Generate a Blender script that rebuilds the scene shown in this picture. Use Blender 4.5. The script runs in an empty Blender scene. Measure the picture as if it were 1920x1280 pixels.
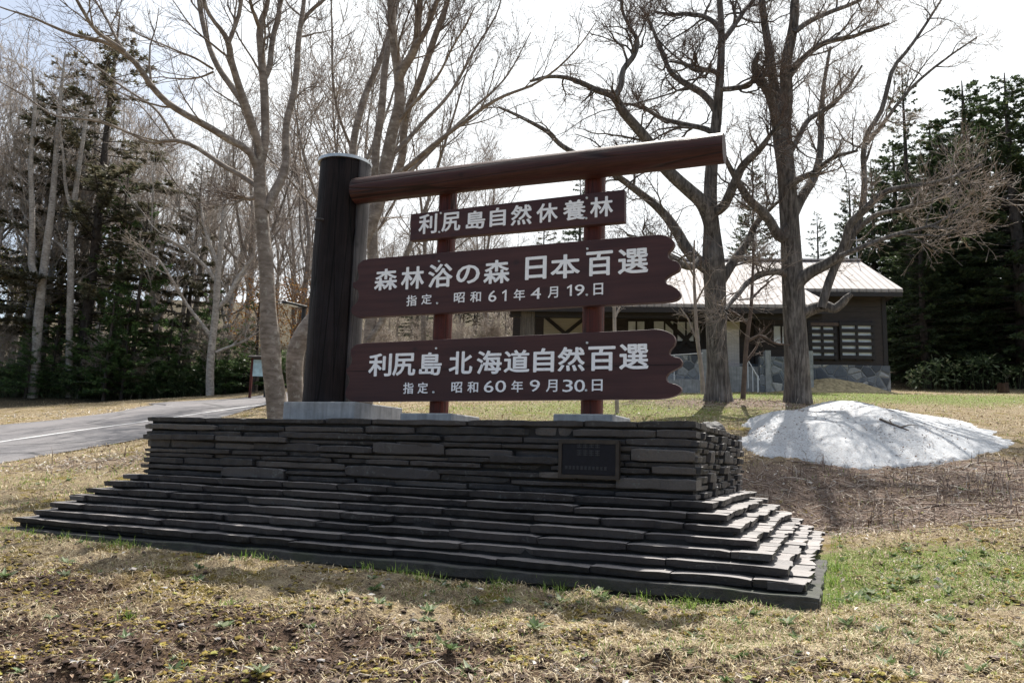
import bpy, math, random
import numpy as np
from mathutils import Vector
random.seed(7); rng = np.random.default_rng(11)
SC = bpy.context.scene
COL = SC.collection

# ------------------------------------------------------------------ camera
ZT = 1.2148                                   # height of the plinth top
F_PX, YAW, PITCH, ROLL = 1455.39, .4052, .1487, .0298
CAM = np.array([1.1188, -6.5764, .8627])
W_ = np.array([-math.sin(YAW)*math.cos(PITCH), math.cos(YAW)*math.cos(PITCH), math.sin(PITCH)])
R0 = np.array([math.cos(YAW), math.sin(YAW), 0]); U0 = np.cross(R0, W_)
R_ = math.cos(ROLL)*R0 + math.sin(ROLL)*U0; U_ = -math.sin(ROLL)*R0 + math.cos(ROLL)*U0
cam = bpy.data.cameras.new('camera'); camo = bpy.data.objects.new('camera', cam); COL.objects.link(camo)
cam.sensor_width = 36; cam.lens = F_PX/1920*36; cam.clip_start = .05; cam.clip_end = 2000
from mathutils import Matrix
camo.matrix_world = Matrix(((R_[0], U_[0], -W_[0], CAM[0]), (R_[1], U_[1], -W_[1], CAM[1]), (R_[2], U_[2], -W_[2], CAM[2]), (0, 0, 0, 1)))
SC.camera = camo
# ------------------------------------------------------------------ light
SUN_AZ, SUN_EL = math.radians(-4), math.radians(57.5)       # azimuth from +Y towards +X
SUN_DIR = Vector((math.sin(SUN_AZ)*math.cos(SUN_EL), math.cos(SUN_AZ)*math.cos(SUN_EL), math.sin(SUN_EL)))
sun = bpy.data.lights.new('sun', 'SUN'); suno = bpy.data.objects.new('sun', sun); COL.objects.link(suno)
sun.energy = 5.0; sun.angle = math.radians(.53); sun.color = (1, .95, .87)
suno.rotation_euler = SUN_DIR.to_track_quat('Z', 'Y').to_euler()
wd = bpy.data.worlds.new('World'); SC.world = wd; wd.use_nodes = True
wn, wl = wd.node_tree.nodes, wd.node_tree.links
bg = wn['Background']; sky = wn.new('ShaderNodeTexSky'); sky.sky_type = 'NISHITA'; sky.sun_disc = False
sky.sun_elevation = SUN_EL; sky.sun_rotation = SUN_AZ; sky.air_density = 1.0; sky.dust_density = 1.6; sky.ozone_density = 1.0
wtc = wn.new('ShaderNodeTexCoord'); wmp = wn.new('ShaderNodeMapping'); wmp.inputs['Scale'].default_value = (1.6, 1.6, 3.2)
wno = wn.new('ShaderNodeTexNoise'); wno.inputs['Scale'].default_value = 1.5; wno.inputs['Detail'].default_value = 7; wno.inputs['Roughness'].default_value = .58
wcr = wn.new('ShaderNodeValToRGB'); wcr.color_ramp.elements[0].position = .36; wcr.color_ramp.elements[1].position = .60
wmx = wn.new('ShaderNodeMix'); wmx.data_type = 'RGBA'; wmx.inputs['B'].default_value = (8.6, 8.9, 9.1, 1)
wl.new(wtc.outputs['Generated'], wmp.inputs[0]); wl.new(wmp.outputs[0], wno.inputs['Vector']); wl.new(wno.outputs['Fac'], wcr.inputs[0])
wdt = wn.new('ShaderNodeVectorMath'); wdt.operation = 'DOT_PRODUCT'; wdt.inputs[1].default_value = SUN_DIR
wl.new(wtc.outputs['Generated'], wdt.inputs[0])                    # thin bright haze lies on the sun's side of the sky
whz = wn.new('ShaderNodeMapRange'); whz.inputs['From Min'].default_value = .10; whz.inputs['From Max'].default_value = .62; whz.interpolation_type = 'SMOOTHSTEP'; wl.new(wdt.outputs['Value'], whz.inputs['Value'])
wfm = wn.new('ShaderNodeMath'); wfm.operation = 'MULTIPLY'; wdr = wn.new('ShaderNodeVectorMath'); wdr.operation = 'DOT_PRODUCT'; wdr.inputs[1].default_value = R0; wl.new(wtc.outputs['Generated'], wdr.inputs[0])
wbk = wn.new('ShaderNodeMapRange'); wbk.inputs['From Min'].default_value = -.42; wbk.inputs['From Max'].default_value = .0; wbk.inputs['To Min'].default_value = .34; wl.new(wdr.outputs['Value'], wbk.inputs['Value'])   # the cloud bank thickens towards the east
wla = wn.new('ShaderNodeMath'); wla.operation = 'MULTIPLY_ADD'; wla.use_clamp = True; wla.inputs[1].default_value = .85; wl.new(wcr.outputs[0], wla.inputs[0]); wl.new(wbk.outputs[0], wla.inputs[2]); wl.new(wla.outputs[0], wfm.inputs[0]); wl.new(whz.outputs[0], wfm.inputs[1]); wl.new(wfm.outputs[0], wmx.inputs['Factor']); wl.new(sky.outputs[0], wmx.inputs['A']); wl.new(wmx.outputs['Result'], bg.inputs['Color'])
bg.inputs['Strength'].default_value = .083
SC.view_settings.view_transform = 'Standard'; SC.view_settings.look = 'None'; SC.view_settings.gamma = 1
SC.view_settings.exposure = .86
SC.cycles.max_bounces = 6; SC.cycles.diffuse_bounces = 3; SC.cycles.glossy_bounces = 2; SC.cycles.transparent_max_bounces = 6
try: SC.cycles.use_adaptive_sampling = True; SC.cycles.adaptive_threshold = .02
except Exception: pass

# ------------------------------------------------------------------ helpers
def ray(x, y): return W_ + R_*(x-960)/F_PX - U_*(y-640)/F_PX
def at(x, y, d): return CAM + ray(x, y)*d
def ony(x, y, Y): r = ray(x, y); return CAM + r*(Y-CAM[1])/r[1]
def onplane(x, y, P, n): r = ray(x, y); return CAM + r*(np.dot(P-CAM, n)/np.dot(r, n))
def ztop(x, y, row):                                     # height at which the vertical through (x, y) reaches a picture row
    d = np.array([x, y, 0])-CAM; d[2] = 0; q = (640-row)/F_PX
    return CAM[2]+(q*(d@W_)-d@U_)/(U_[2]-q*W_[2])
def lat(x, y, s=0):                                        # hash of lattice points, 0..1
    h = (x*374761393 + y*668265263 + s*974634777) & 0xffffffff
    h = ((h ^ (h >> 13))*1274126177) & 0xffffffff
    return ((h ^ (h >> 16)) & 0xffff)/65535.
def vnoise(x, y, s=0):
    x = np.asarray(x, float); y = np.asarray(y, float)
    xi = np.floor(x).astype(np.int64); yi = np.floor(y).astype(np.int64); fx = x-xi; fy = y-yi
    fx = fx*fx*(3-2*fx); fy = fy*fy*(3-2*fy)
    a = lat(xi, yi, s); b = lat(xi+1, yi, s); c = lat(xi, yi+1, s); d = lat(xi+1, yi+1, s)
    return (a*(1-fx)+b*fx)*(1-fy)+(c*(1-fx)+d*fx)*fy
def fbm(x, y, s=0, o=4):
    v = 0; a = .5; t = 0
    for i in range(o): v = v+a*vnoise(x*2**i, y*2**i, s+i); t += a; a *= .5
    return v/t
def nrm(v): return v/np.maximum(np.linalg.norm(v, axis=-1, keepdims=True), 1e-9)

def mesh(name, chunks, smooth=False):
    """chunks: list of (verts (n,3), faces (m,k))"""
    me = bpy.data.meshes.new(name)
    vs, ls, st, sm, off, lo = [], [], [], [], 0, 0
    for c in chunks:
        v, f = np.asarray(c[0], np.float32), np.asarray(c[1], np.int32)
        s = c[2] if len(c) > 2 else smooth
        if len(f) == 0: continue
        k = f.shape[1]
        vs.append(v); ls.append((f+off).ravel()); st.append(np.arange(len(f))*k+lo); sm.append(np.full(len(f), s))
        off += len(v); lo += f.size
    V = np.concatenate(vs); L = np.concatenate(ls); S = np.concatenate(st); SM = np.concatenate(sm)
    me.vertices.add(len(V)); me.vertices.foreach_set('co', V.ravel())
    me.loops.add(len(L)); me.loops.foreach_set('vertex_index', L.astype(np.int32))
    me.polygons.add(len(S)); me.polygons.foreach_set('loop_start', S.astype(np.int32))
    me.polygons.foreach_set('use_smooth', SM)
    me.update(calc_edges=True); me.validate()
    return me
def tag(o, label=None, cat=None, group=None, kind=None):
    if label: o['label'] = label
    if cat: o['category'] = cat
    if group: o['group'] = group
    if kind: o['kind'] = kind
    return o
def obj(name, me, mat=None, parent=None, loc=None, rot=None):
    o = bpy.data.objects.new(name, me); COL.objects.link(o)
    if mat is not None and len(me.materials) == 0: me.materials.append(mat)
    if parent is not None: o.parent = parent
    if loc is not None: o.location = loc
    if rot is not None: o.rotation_euler = rot
    return o
def thing(name, label, cat, loc=(0, 0, 0), rz=0, group=None):
    o = bpy.data.objects.new(name, None); COL.objects.link(o); o.empty_display_size = .2
    o.location = loc; o.rotation_euler = (0, 0, rz)
    return tag(o, label, cat, group)
def copy_tree(o, parent=None):
    c = o.copy(); COL.objects.link(c); c.parent = parent
    for ch in list(o.children): copy_tree(ch, c)
    return c
BOXF = np.array([(0, 3, 2, 1), (4, 5, 6, 7), (0, 1, 5, 4), (1, 2, 6, 5), (2, 3, 7, 6), (3, 0, 4, 7)])
def box(x0, x1, y0, y1, z0, z1):
    return (np.array([(x0, y0, z0), (x1, y0, z0), (x1, y1, z0), (x0, y1, z0), (x0, y0, z1), (x1, y0, z1), (x1, y1, z1), (x0, y1, z1)], float), BOXF)
def boxl(c, ex, ey, ez):                                   # box from centre and half-axis vectors
    c, ex, ey, ez = map(np.asarray, (c, ex, ey, ez))
    v = [c+sx*ex+sy*ey+sz*ez for sz in (-1, 1) for sx, sy in ((-1, -1), (1, -1), (1, 1), (-1, 1))]
    return (np.array(v), BOXF)
def bevel(o, w=.01, seg=2):
    m = o.modifiers.new('bevel', 'BEVEL'); m.width = w; m.segments = seg; m.limit_method = 'ANGLE'
def tubes(P, R, k=5, caps=False):
    P = np.asarray(P, float); R = np.asarray(R, float); N, n = P.shape[:2]
    T = nrm(np.gradient(P, axis=1))
    ref = np.where(np.abs(T[:, :1, 2:3]) > .8, np.array([1., .2, 0]), np.array([0, 0, 1.]))
    A = nrm(np.cross(T, np.broadcast_to(ref, T.shape))); B = np.cross(T, A)
    th = np.arange(k)*2*math.pi/k
    V = P[:, :, None]+R[:, :, None, None]*(np.cos(th)[None, None, :, None]*A[:, :, None]+np.sin(th)[None, None, :, None]*B[:, :, None])
    idx = np.arange(N*n*k).reshape(N, n, k); nx = np.roll(idx, -1, 2)
    Fq = np.stack([idx[:, :-1], nx[:, :-1], nx[:, 1:], idx[:, 1:]], -1).reshape(-1, 4)
    return (V.reshape(-1, 3), Fq, True)
def resample(p, n):
    p = np.asarray(p, float); m = len(p)
    if m == 2: q = p
    d = np.r_[0, np.cumsum(np.linalg.norm(np.diff(p[:, :3], axis=0), axis=1)+1e-6)]
    t = np.linspace(0, d[-1], n); out = np.zeros((n, p.shape[1]))
    tg = np.gradient(p, d, axis=0) if m > 2 else np.repeat((p[1:]-p[:1])/d[-1], 2, 0)
    i = np.clip(np.searchsorted(d, t, 'right')-1, 0, m-2); h = d[i+1]-d[i]; u = ((t-d[i])/h)[:, None]; h = h[:, None]
    return (2*u**3-3*u**2+1)*p[i]+(u**3-2*u**2+u)*h*tg[i]+(-2*u**3+3*u**2)*p[i+1]+(u**3-u**2)*h*tg[i+1]
def leaves(P, D, Nn, L, Wd, fold=0.):
    """diamond leaves: base P, direction D, approximate normal Nn"""
    D = nrm(D); S = nrm(np.cross(D, Nn)); U = np.cross(S, D)
    L = np.broadcast_to(np.asarray(L, float), (len(P),))[:, None]; Wd = np.broadcast_to(np.asarray(Wd, float), (len(P),))[:, None]
    mid = P+D*L*.45
    V = np.stack([P, mid+S*Wd+U*fold*Wd, P+D*L, mid-S*Wd+U*fold*Wd], 1)
    return (V.reshape(-1, 3), np.arange(len(P)*4).reshape(-1, 4))
def blades(P, D, H, Wd, bend):
    """grass blades: 2-segment, base P, lean vector D (horizontal), height H"""
    n = len(P); D = np.asarray(D); S = nrm(np.stack([-D[:, 1], D[:, 0], np.zeros(n)], 1)); H = H[:, None]; Wd = np.broadcast_to(Wd, (n,))[:, None]; b = bend[:, None]
    up = np.array([0, 0, 1.]); m = P+up*H*.6*(1-b*.5)+D*H*.45*b; t = P+up*H*(1-b*.75)+D*H*b*1.15
    V = np.stack([P-S*Wd, P+S*Wd, m+S*Wd*.7, m-S*Wd*.7, t], 1).reshape(-1, 3); i = np.arange(n)*5
    q = np.stack([i, i+1, i+2, i+3], 1); tr = np.stack([i+3, i+2, i+4], 1)
    return [(V, q), (V, tr)]
def rnd_dirs(n):
    a = rng.uniform(0, 2*math.pi, n); return np.stack([np.cos(a), np.sin(a), np.zeros(n)], 1)

# ------------------------------------------------------------------ materials
def mat(name, build):
    m = bpy.data.materials.new(name); m.use_nodes = True; nt = m.node_tree; b = nt.nodes['Principled BSDF']
    build(NT(nt), b); return m
class NT:
    def __init__(s, nt): s.nt = nt; s._co = None
    def n(s, t, **kw):
        x = s.nt.nodes.new('ShaderNode'+t)
        for k, v in kw.items():
            if hasattr(x, k): setattr(x, k, v)
            else: x.inputs[k.replace('_', ' ')].default_value = v
        return x
    def l(s, a, b): s.nt.links.new(a, b)
    def co(s, kind='Object', scale=(1, 1, 1)):
        t = s.n('TexCoord'); mp = s.n('Mapping'); mp.inputs['Scale'].default_value = scale; s.l(t.outputs[kind], mp.inputs[0]); return mp.outputs[0]
    def noise(s, co, scale=5, detail=4, rough=.55, dist=0):
        x = s.n('TexNoise'); x.inputs['Scale'].default_value = scale; x.inputs['Detail'].default_value = detail; x.inputs['Roughness'].default_value = rough; x.inputs['Distortion'].default_value = dist
        s.l(co, x.inputs['Vector']); return x.outputs['Fac']
    def voro(s, co, scale=5, feature='F1', out='Distance'):
        x = s.n('TexVoronoi'); x.feature = feature; x.inputs['Scale'].default_value = scale; s.l(co, x.inputs['Vector']); return x.outputs[out]
    def ramp(s, f, stops, interp='LINEAR'):
        r = s.n('ValToRGB'); r.color_ramp.interpolation = interp; e = r.color_ramp.elements
        while len(e) < len(stops): e.new(.5)
        for q, (p, c) in zip(e, stops):
            q.position = p; q.color = (c, c, c, 1) if isinstance(c, (int, float)) else (*c, 1)
        s.l(f, r.inputs[0]); return r.outputs[0]
    def mix(s, f, a, b, mode='MIX'):
        x = s.n('Mix'); x.data_type = 'RGBA'; x.blend_type = mode
        for i, v in (('Factor', f), ('A', a), ('B', b)):
            sk = x.inputs[i] if i != 'Factor' else x.inputs[0]
            if i == 'A': sk = x.inputs[6]
            if i == 'B': sk = x.inputs[7]
            if isinstance(v, (int, float)): sk.default_value = v if i == 'Factor' else (v, v, v, 1)
            elif isinstance(v, tuple): sk.default_value = (*v, 1)
            else: s.l(v, sk)
        return x.outputs[2]
    def math(s, op, a, b=0.):
        x = s.n('Math'); x.operation = op
        for i, v in enumerate((a, b)):
            if isinstance(v, (int, float)): x.inputs[i].default_value = v
            else: s.l(v, x.inputs[i])
        return x.outputs[0]
    def bump(s, b, h, strength=.5, dist=.02):
        x = s.n('Bump'); x.inputs['Strength'].default_value = strength; x.inputs['Distance'].default_value = dist; s.l(h, x.inputs['Height']); s.l(x.outputs[0], b.inputs['Normal'])
    def rand(s): return s.n('NewGeometry').outputs['Random Per Island']
def simple(name, col, rough=.6, var=.25, scale=8, metal=0., bump=.3, spec=.5, sc=(1, 1, 1), bd=.01):
    def f(t, b):
        co = t.co(scale=sc); nz = t.noise(co, scale, 5)
        lo = tuple(c*(1-var) for c in col); hi = tuple(min(1, c*(1+var)) for c in col)
        t.l(t.ramp(nz, [(.3, lo), (.7, hi)]), b.inputs['Base Color']); b.inputs['Roughness'].default_value = rough; b.inputs['Metallic'].default_value = metal
        b.inputs['Specular IOR Level'].default_value = spec
        if bump: t.bump(b, nz, bump, bd)
    return mat(name, f)
def islands(name, stops, rough=.7, trans=0., spec=.3):
    """colour per loose piece (leaf, blade, stone)"""
    def f(t, b):
        c = t.ramp(t.rand(), stops)
        t.l(c, b.inputs['Base Color']); b.inputs['Roughness'].default_value = rough; b.inputs['Specular IOR Level'].default_value = spec
        if trans:
            tr = t.n('BsdfTranslucent'); t.l(c, tr.inputs['Color']); mx = t.n('MixShader'); mx.inputs[0].default_value = trans
            out = t.nt.nodes['Material Output']; t.l(b.outputs[0], mx.inputs[1]); t.l(tr.outputs[0], mx.inputs[2]); t.l(mx.outputs[0], out.inputs[0])
    return mat(name, f)
def m_slate(t, b):
    co = t.co(); r = t.rand()
    base = t.ramp(r, [(0, (.014, .0135, .016)), (.3, (.026, .024, .028)), (.6, (.044, .039, .042)), (.85, (.07, .062, .062)), (1, (.11, .096, .09))])
    nz = t.noise(co, 9, 6, .6); fine = t.noise(t.co(scale=(1, 1, 2.2)), 55, 4, .65)
    c = t.mix(t.ramp(nz, [(.35, 0.), (.7, 1.)]), base, t.mix(.4, base, (.085, .078, .076)))
    lich = t.math('MULTIPLY', t.ramp(t.noise(co, 26, 3), [(.58, 0.), (.68, .6)]), t.ramp(t.noise(co, 1.7, 2), [(.46, 0.), (.58, 1.)]))
    c = t.mix(lich, c, (.13, .14, .14)); c = t.mix(t.ramp(fine, [(.3, .35), (.6, 0.)]), c, (.02, .019, .02))
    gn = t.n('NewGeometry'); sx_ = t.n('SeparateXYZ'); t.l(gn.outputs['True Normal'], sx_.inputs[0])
    sun_top = t.math('MULTIPLY', t.ramp(sx_.outputs['Z'], [(.75, 0.), (.95, 1.)]), t.ramp(nz, [(.2, .55), (.6, .95)])); c = t.mix(sun_top, c, t.ramp(r, [(0, (.15, .14, .14)), (1, (.29, .262, .255))]))  # upward faces coloured paler, standing in for sunlight on the treads
    t.l(c, b.inputs['Base Color']); b.inputs['Roughness'].default_value = .52; b.inputs['Specular IOR Level'].default_value = .4
    t.bump(b, t.math('ADD', t.math('MULTIPLY', nz, .7), t.math('MULTIPLY', fine, .45)), .55, .02)
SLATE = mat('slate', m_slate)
def m_conc(t, b):
    co = t.co(); nz = t.noise(co, 7, 6); st = t.noise(t.co(scale=(14, 14, .8)), 1.2, 4)
    c = t.mix(t.ramp(st, [(.45, 0.), (.75, .6)]), t.ramp(nz, [(.3, (.22, .23, .24)), (.7, (.36, .37, .38))]), (.12, .12, .12))
    t.l(c, b.inputs['Base Color']); b.inputs['Roughness'].default_value = .85; t.bump(b, t.noise(co, 60, 4), .35, .01)
CONC = mat('concrete', m_conc)
def m_kerb(t, b):
    co = t.co(); nz = t.noise(co, 8, 6)
    c = t.ramp(nz, [(.3, (.03, .029, .028)), (.7, (.075, .072, .069))]); t.l(t.mix(t.ramp(t.noise(co, 3, 3), [(.5, 0.), (.66, .6)]), c, (.05, .06, .035)), b.inputs['Base Color'])
    b.inputs['Roughness'].default_value = .9; t.bump(b, t.noise(co, 70, 4), .6, .012)
KERB = mat('old_concrete', m_kerb)
def wood(name, c1, c2, axis='z', rough=.5, grain=1., spec=.5, weather=0., wcol=(.2, .19, .2)):
    def f(t, b):
        sc = {'z': (7, 7, .35), 'x': (.35, 7, 7)}[axis]; co = t.co(scale=sc)
        g = t.noise(co, 2.2, 6, .6); fine = t.noise(t.co(scale=tuple(v*4 for v in sc)), 3, 4, .6)
        c = t.mix(t.ramp(g, [(.3, 0.), (.72, 1.)]), c1, c2)
        c = t.mix(t.ramp(fine, [(.38, .55), (.55, 0.)]), c, tuple(v*.45 for v in c1))
        if weather: c = t.mix(t.math('MULTIPLY', t.ramp(t.noise(t.co(), 2.3, 4), [(.45, 0.), (.7, 1.)]), weather), c, wcol)
        ck = t.voro(t.co(scale={'z': (4.5, 4.5, .16), 'x': (.16, 4.5, 4.5)}[axis]), 1.6, 'DISTANCE_TO_EDGE'); crk = t.ramp(ck, [(.006, 1.), (.03, 0.)]); c = t.mix(t.math('MULTIPLY', crk, .8), c, tuple(v*.25 for v in c1))
        vk = t.voro(t.co(scale=(1.1, 1.1, 1.1) if axis == 'x' else (1.2, 1.2, .9)), 1.7)
        c = t.mix(t.ramp(vk, [(.03, .8), (.085, 0.)]), c, tuple(v*.4 for v in c1))
        t.l(c, b.inputs['Base Color']); b.inputs['Roughness'].default_value = rough; b.inputs['Specular IOR Level'].default_value = spec
        t.bump(b, t.math('SUBTRACT', t.math('ADD', g, t.math('MULTIPLY', fine, .5)), t.math('MULTIPLY', crk, 1.5)), .3*grain, .015)
    return mat(name, f)
POSTW = wood('dark_log', (.006, .0045, .005), (.024, .0155, .0145), 'z', .65, 1.6, .15, .3, (.033, .029, .036))
BEAMW = wood('red_brown_log', (.034, .0095, .0075), (.068, .019, .0135), 'x', .5, 1.2, .28, .25, (.06, .03, .027))
UPRW = wood('red_post', (.062, .011, .007), (.125, .022, .013), 'z', .5, 1.2, .3, .2, (.05, .03, .026))
def m_board(t, b):
    co = t.co(scale=(.4, 6, 7)); g = t.noise(co, 2.4, 6); big = t.noise(t.co(), 1.3, 3)
    c = t.mix(t.ramp(g, [(.3, 0.), (.7, 1.)]), (.040, .0135, .0135), (.076, .029, .027)); c = t.mix(t.ramp(big, [(.42, .45), (.62, 0.)]), c, (.036, .016, .018))
    vk = t.voro(t.co(scale=(1, 1, 1.2)), 1.9); c = t.mix(t.ramp(vk, [(.025, .75), (.09, 0.)]), c, (.022, .011, .012))
    t.l(c, b.inputs['Base Color']); b.inputs['Roughness'].default_value = .55; b.inputs['Specular IOR Level'].default_value = .35; t.bump(b, g, .12, .008)
BOARDW = mat('brown_painted_board', m_board)
def m_paint(t, b):
    nz = t.noise(t.co(), 30, 4); t.l(t.mix(t.ramp(nz, [(.60, 0.), (.72, .5)]), (.90, .90, .92), (.5, .47, .48)), b.inputs['Base Color']); b.inputs['Roughness'].default_value = .6
PAINT = mat('white_letter_paint', m_paint)
METAL = simple('galvanised_metal', (.55, .56, .57), .42, .15, 20, .8, .1)
BOLT = simple('bolt_paint', (.62, .66, .68), .5, .1, 20, 0, 0)

# ------------------------------------------------------------------ terrain
CTRL = [tuple(at(*k)) for k in ((0, 868, 14), (270, 820, 18), (500, 748, 30), (560, 740, 36), (0, 738, 42), (200, 740, 42), (400, 738, 42), (100, 860, 14.2), (0, 905, 11.2), (265, 835, 16.4),
        (690, 775, 16), (520, 785, 14), (900, 765, 19), (1100, 768, 18), (1200, 750, 22), (1345, 750, 20), (1495, 755, 20), (1600, 738, 27), (1668, 741, 30), (1900, 742, 28),
        (1900, 772, 20), (1900, 830, 14.5), (1750, 905, 11.6), (1620, 878, 12.6), (1430, 862, 12.6), (1900, 1000, 8), (1700, 1000, 8.2), (1900, 735, 38), (850, 640, 55), (600, 700, 55), (300, 640, 70), (0, 640, 75),
        (1300, 690, 50), (1750, 690, 55), (960, 560, 95), (300, 560, 110), (1600, 580, 100), (0, 795, 21.5), (265, 760, 27))]
CTRL += [(.95, -.95, -.08), (-3, -.95, -.06), (-7.2, -.95, -.02), (.98, 4, .0), (-7.3, 3, .06), (-3, 4.4, .32), (.9, 1.5, -.03), (2.6, -1.5, .0), (3.2, -4, .02), (1.1, -3.6, -.12), (-.4, -3.7, -.17), (-1.9, -4.0, -.46), (-3.6, -2.9, -.30), (-6, -2.4, -.12), (-9.5, -1.6, .0),
         (1.1, -6.6, -.55), (-3, -6.5, -.85), (-8, -6, -.7), (6, -6, -.3), (9, 0, .5), (0, -20, -2), (-40, -20, -2), (40, -20, -1), (60, 10, 4), (60, 60, 9), (-90, 20, 4), (-100, -30, -1), (0, 200, 32), (-120, 160, 28), (120, 160, 28), (120, 0, 5)]
CTRL = np.array(CTRL)
def _rbf(C):
    n = len(C); d = np.linalg.norm(C[:, None, :2]-C[None, :, :2], axis=2)
    A = np.zeros((n+3, n+3)); A[:n, :n] = d-np.eye(n)*.25; A[:n, n] = 1; A[:n, n+1:n+3] = C[:, :2]; A[n:, :n] = A[:n, n:].T
    return np.linalg.solve(A, np.r_[C[:, 2], 0, 0, 0])
_W = _rbf(CTRL)
def h0(x, y):
    x = np.asarray(x, float); y = np.asarray(y, float); sh = x.shape; x = x.ravel(); y = y.ravel(); out = np.zeros(len(x))
    for i in range(0, len(x), 40000):
        X, Y = x[i:i+40000], y[i:i+40000]; d = np.hypot(X[:, None]-CTRL[None, :, 0], Y[:, None]-CTRL[None, :, 1])
        out[i:i+40000] = d@_W[:-3]+_W[-3]+_W[-2]*X+_W[-1]*Y
    return out.reshape(sh)
def hit(px, py, dmin=2., dmax=140.):
    d = np.geomspace(dmin, dmax, 500); P = CAM+ray(px, py)*d[:, None]; e = P[:, 2]-h0(P[:, 0], P[:, 1])
    i = np.argmax(e < 0)
    if i == 0: return P[-1] if e[0] > 0 else P[0]
    t = e[i-1]/(e[i-1]-e[i]); return P[i-1]*(1-t)+P[i]*t
def inpoly(x, y, poly):
    x = np.asarray(x); y = np.asarray(y); r = np.zeros(x.shape, bool); n = len(poly)
    for i in range(n):
        (xa, ya), (xb, yb) = poly[i], poly[(i+1) % n]
        c = ((ya > y) != (yb > y)) & (x < (xb-xa)*(y-ya)/(yb-ya+1e-12)+xa); r ^= c
    return r
NEAR = np.array([hit(*p)[:2] for p in ((-420, 945), (-180, 900), (0, 868), (130, 845), (270, 820), (400, 786), (500, 758), (585, 745), (660, 738))])
FAR = np.array([hit(*p)[:2] for p in ((-420, 850), (-180, 817), (0, 797), (130, 783), (262, 764), (330, 752), (430, 747), (505, 737), (560, 731))])
ROADP = [tuple(p) for p in NEAR]+[tuple(p) for p in FAR[::-1]]
_nr = resample(np.c_[NEAR, np.zeros(len(NEAR))], 60)[:, :2]; _fr = resample(np.c_[FAR, np.zeros(len(FAR))], 60)[:, :2]
def roadmask(x, y, pad=.0):
    m = inpoly(x, y, [tuple(p) for p in _nr]+[tuple(p) for p in _fr[::-1]]).astype(float); return m
def basemask(x, y, pad=0.):                                # 1 inside the plinth's footprint
    return ((x > -7.2-pad) & (x < .97+pad) & (y > -.97-pad) & (y < 4.0+pad)).astype(float)
def height(x, y):
    x = np.asarray(x, float); y = np.asarray(y, float); z = h0(x, y)
    dist = np.hypot(x-CAM[0], y-CAM[1])
    rough = .085*(fbm(x*.9, y*.9, 3, 3)-.5)+.10*(fbm(x*3.6, y*3.6, 9, 3)-.5)*(.35+.65*(dist < 9))+.085*(fbm(x*8, y*8, 21, 3)-.5)*(dist < 16)
    wet = np.exp(-(((x+1.4)/2.4)**2+((y+3.6)/1.5)**2))     # lumpy bare soil of the bank
    rough = rough*(1+.9*wet)
    far = .5*(fbm(x*.12, y*.12, 31, 3)-.5)*np.clip((dist-18)/25, 0, 1)
    rm = roadmask(x, y)
    return z+rough*(1-rm)*(1-.75*basemask(x, y, .12))+far*(1-rm)-.03*rm
def gpos(px, d):                                           # ground point under a pixel column at a distance
    p = at(px, 850, d); return np.array([p[0], p[1], float(height(p[0], p[1]))])
def axis(lo, hi, a, b, s, g):
    mid = list(np.arange(a, b+s*.5, s)); r = []; v = mid[-1]; st = s
    while v < hi: st *= g; v += st; r.append(v)
    l = []; v = mid[0]; st = s
    while v > lo: st *= g; v -= st; l.append(v)
    return np.array(l[::-1]+mid+r)
gx = axis(-190, 190, -6.5, 5.2, .045, 1.055); gy = axis(-60, 260, -5.6, 1.2, .045, 1.055)
GX, GY = np.meshgrid(gx, gy); GZ = height(GX, GY)
def gauss(x, y, px, py, sx, sy, ang=0.):
    c = hit(px, py)[:2]; u = (x-c[0])*R0[0]+(y-c[1])*R0[1]; v = -(x-c[0])*R0[1]+(y-c[1])*R0[0]
    return np.exp(-((u/sx)**2+(v/sy)**2))
def zones(x, y):
    soil = np.clip(1.7*gauss(x, y, 240, 1225, 1.2, .75)+1.1*gauss(x, y, 640, 1255, 1.0, .6)+.8*gauss(x, y, 30, 1100, 1.0, .7)+.6*gauss(x, y, 1150, 1270, 1.2, .45)+.35*gauss(x, y, 1600, 1275, .9, .3)+.3*gauss(x, y, 1500, 1010, .6, .5), 0, 1)
    green = np.clip(1.5*gauss(x, y, 1720, 1075, 2.0, 1.25)+.6*gauss(x, y, 1560, 1080, .5, .9)+1.0*gauss(x, y, 1650, 745, 9, 3.6)+.7*gauss(x, y, 1150, 765, 7, 3.5)+.45*gauss(x, y, 300, 1010, 3.4, .6)+.4*gauss(x, y, 1000, 1130, 2.0, .35)+.35*gauss(x, y, 150, 900, 4, 2)+.25*gauss(x, y, 1500, 1230, 1.5, .7), 0, 1)
    lit = np.clip(1.2*gauss(x, y, 1650, 935, 3.2, 1.6)+.9*gauss(x, y, 1850, 900, 2.5, 1.8)+.9*gauss(x, y, 1370, 752, 3.0, 1.6)+.5*gauss(x, y, 200, 865, 1.5, .8), 0, 1)
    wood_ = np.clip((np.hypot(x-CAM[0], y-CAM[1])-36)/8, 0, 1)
    return soil, green, lit, wood_
V = np.stack([GX, GY, GZ], -1).reshape(-1, 3); ny, nx = GX.shape
idx = np.arange(nx*ny).reshape(ny, nx); FQ = np.stack([idx[:-1, :-1], idx[:-1, 1:], idx[1:, 1:], idx[1:, :-1]], -1).reshape(-1, 4)
gme = mesh('ground', [(V, FQ)], True)
ca = gme.color_attributes.new('zone', 'FLOAT_COLOR', 'POINT')
s_, g_, l_, w_ = zones(V[:, 0], V[:, 1]); ca.data.foreach_set('color', np.stack([s_, g_, l_, w_], 1).astype(np.float32).ravel())
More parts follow.
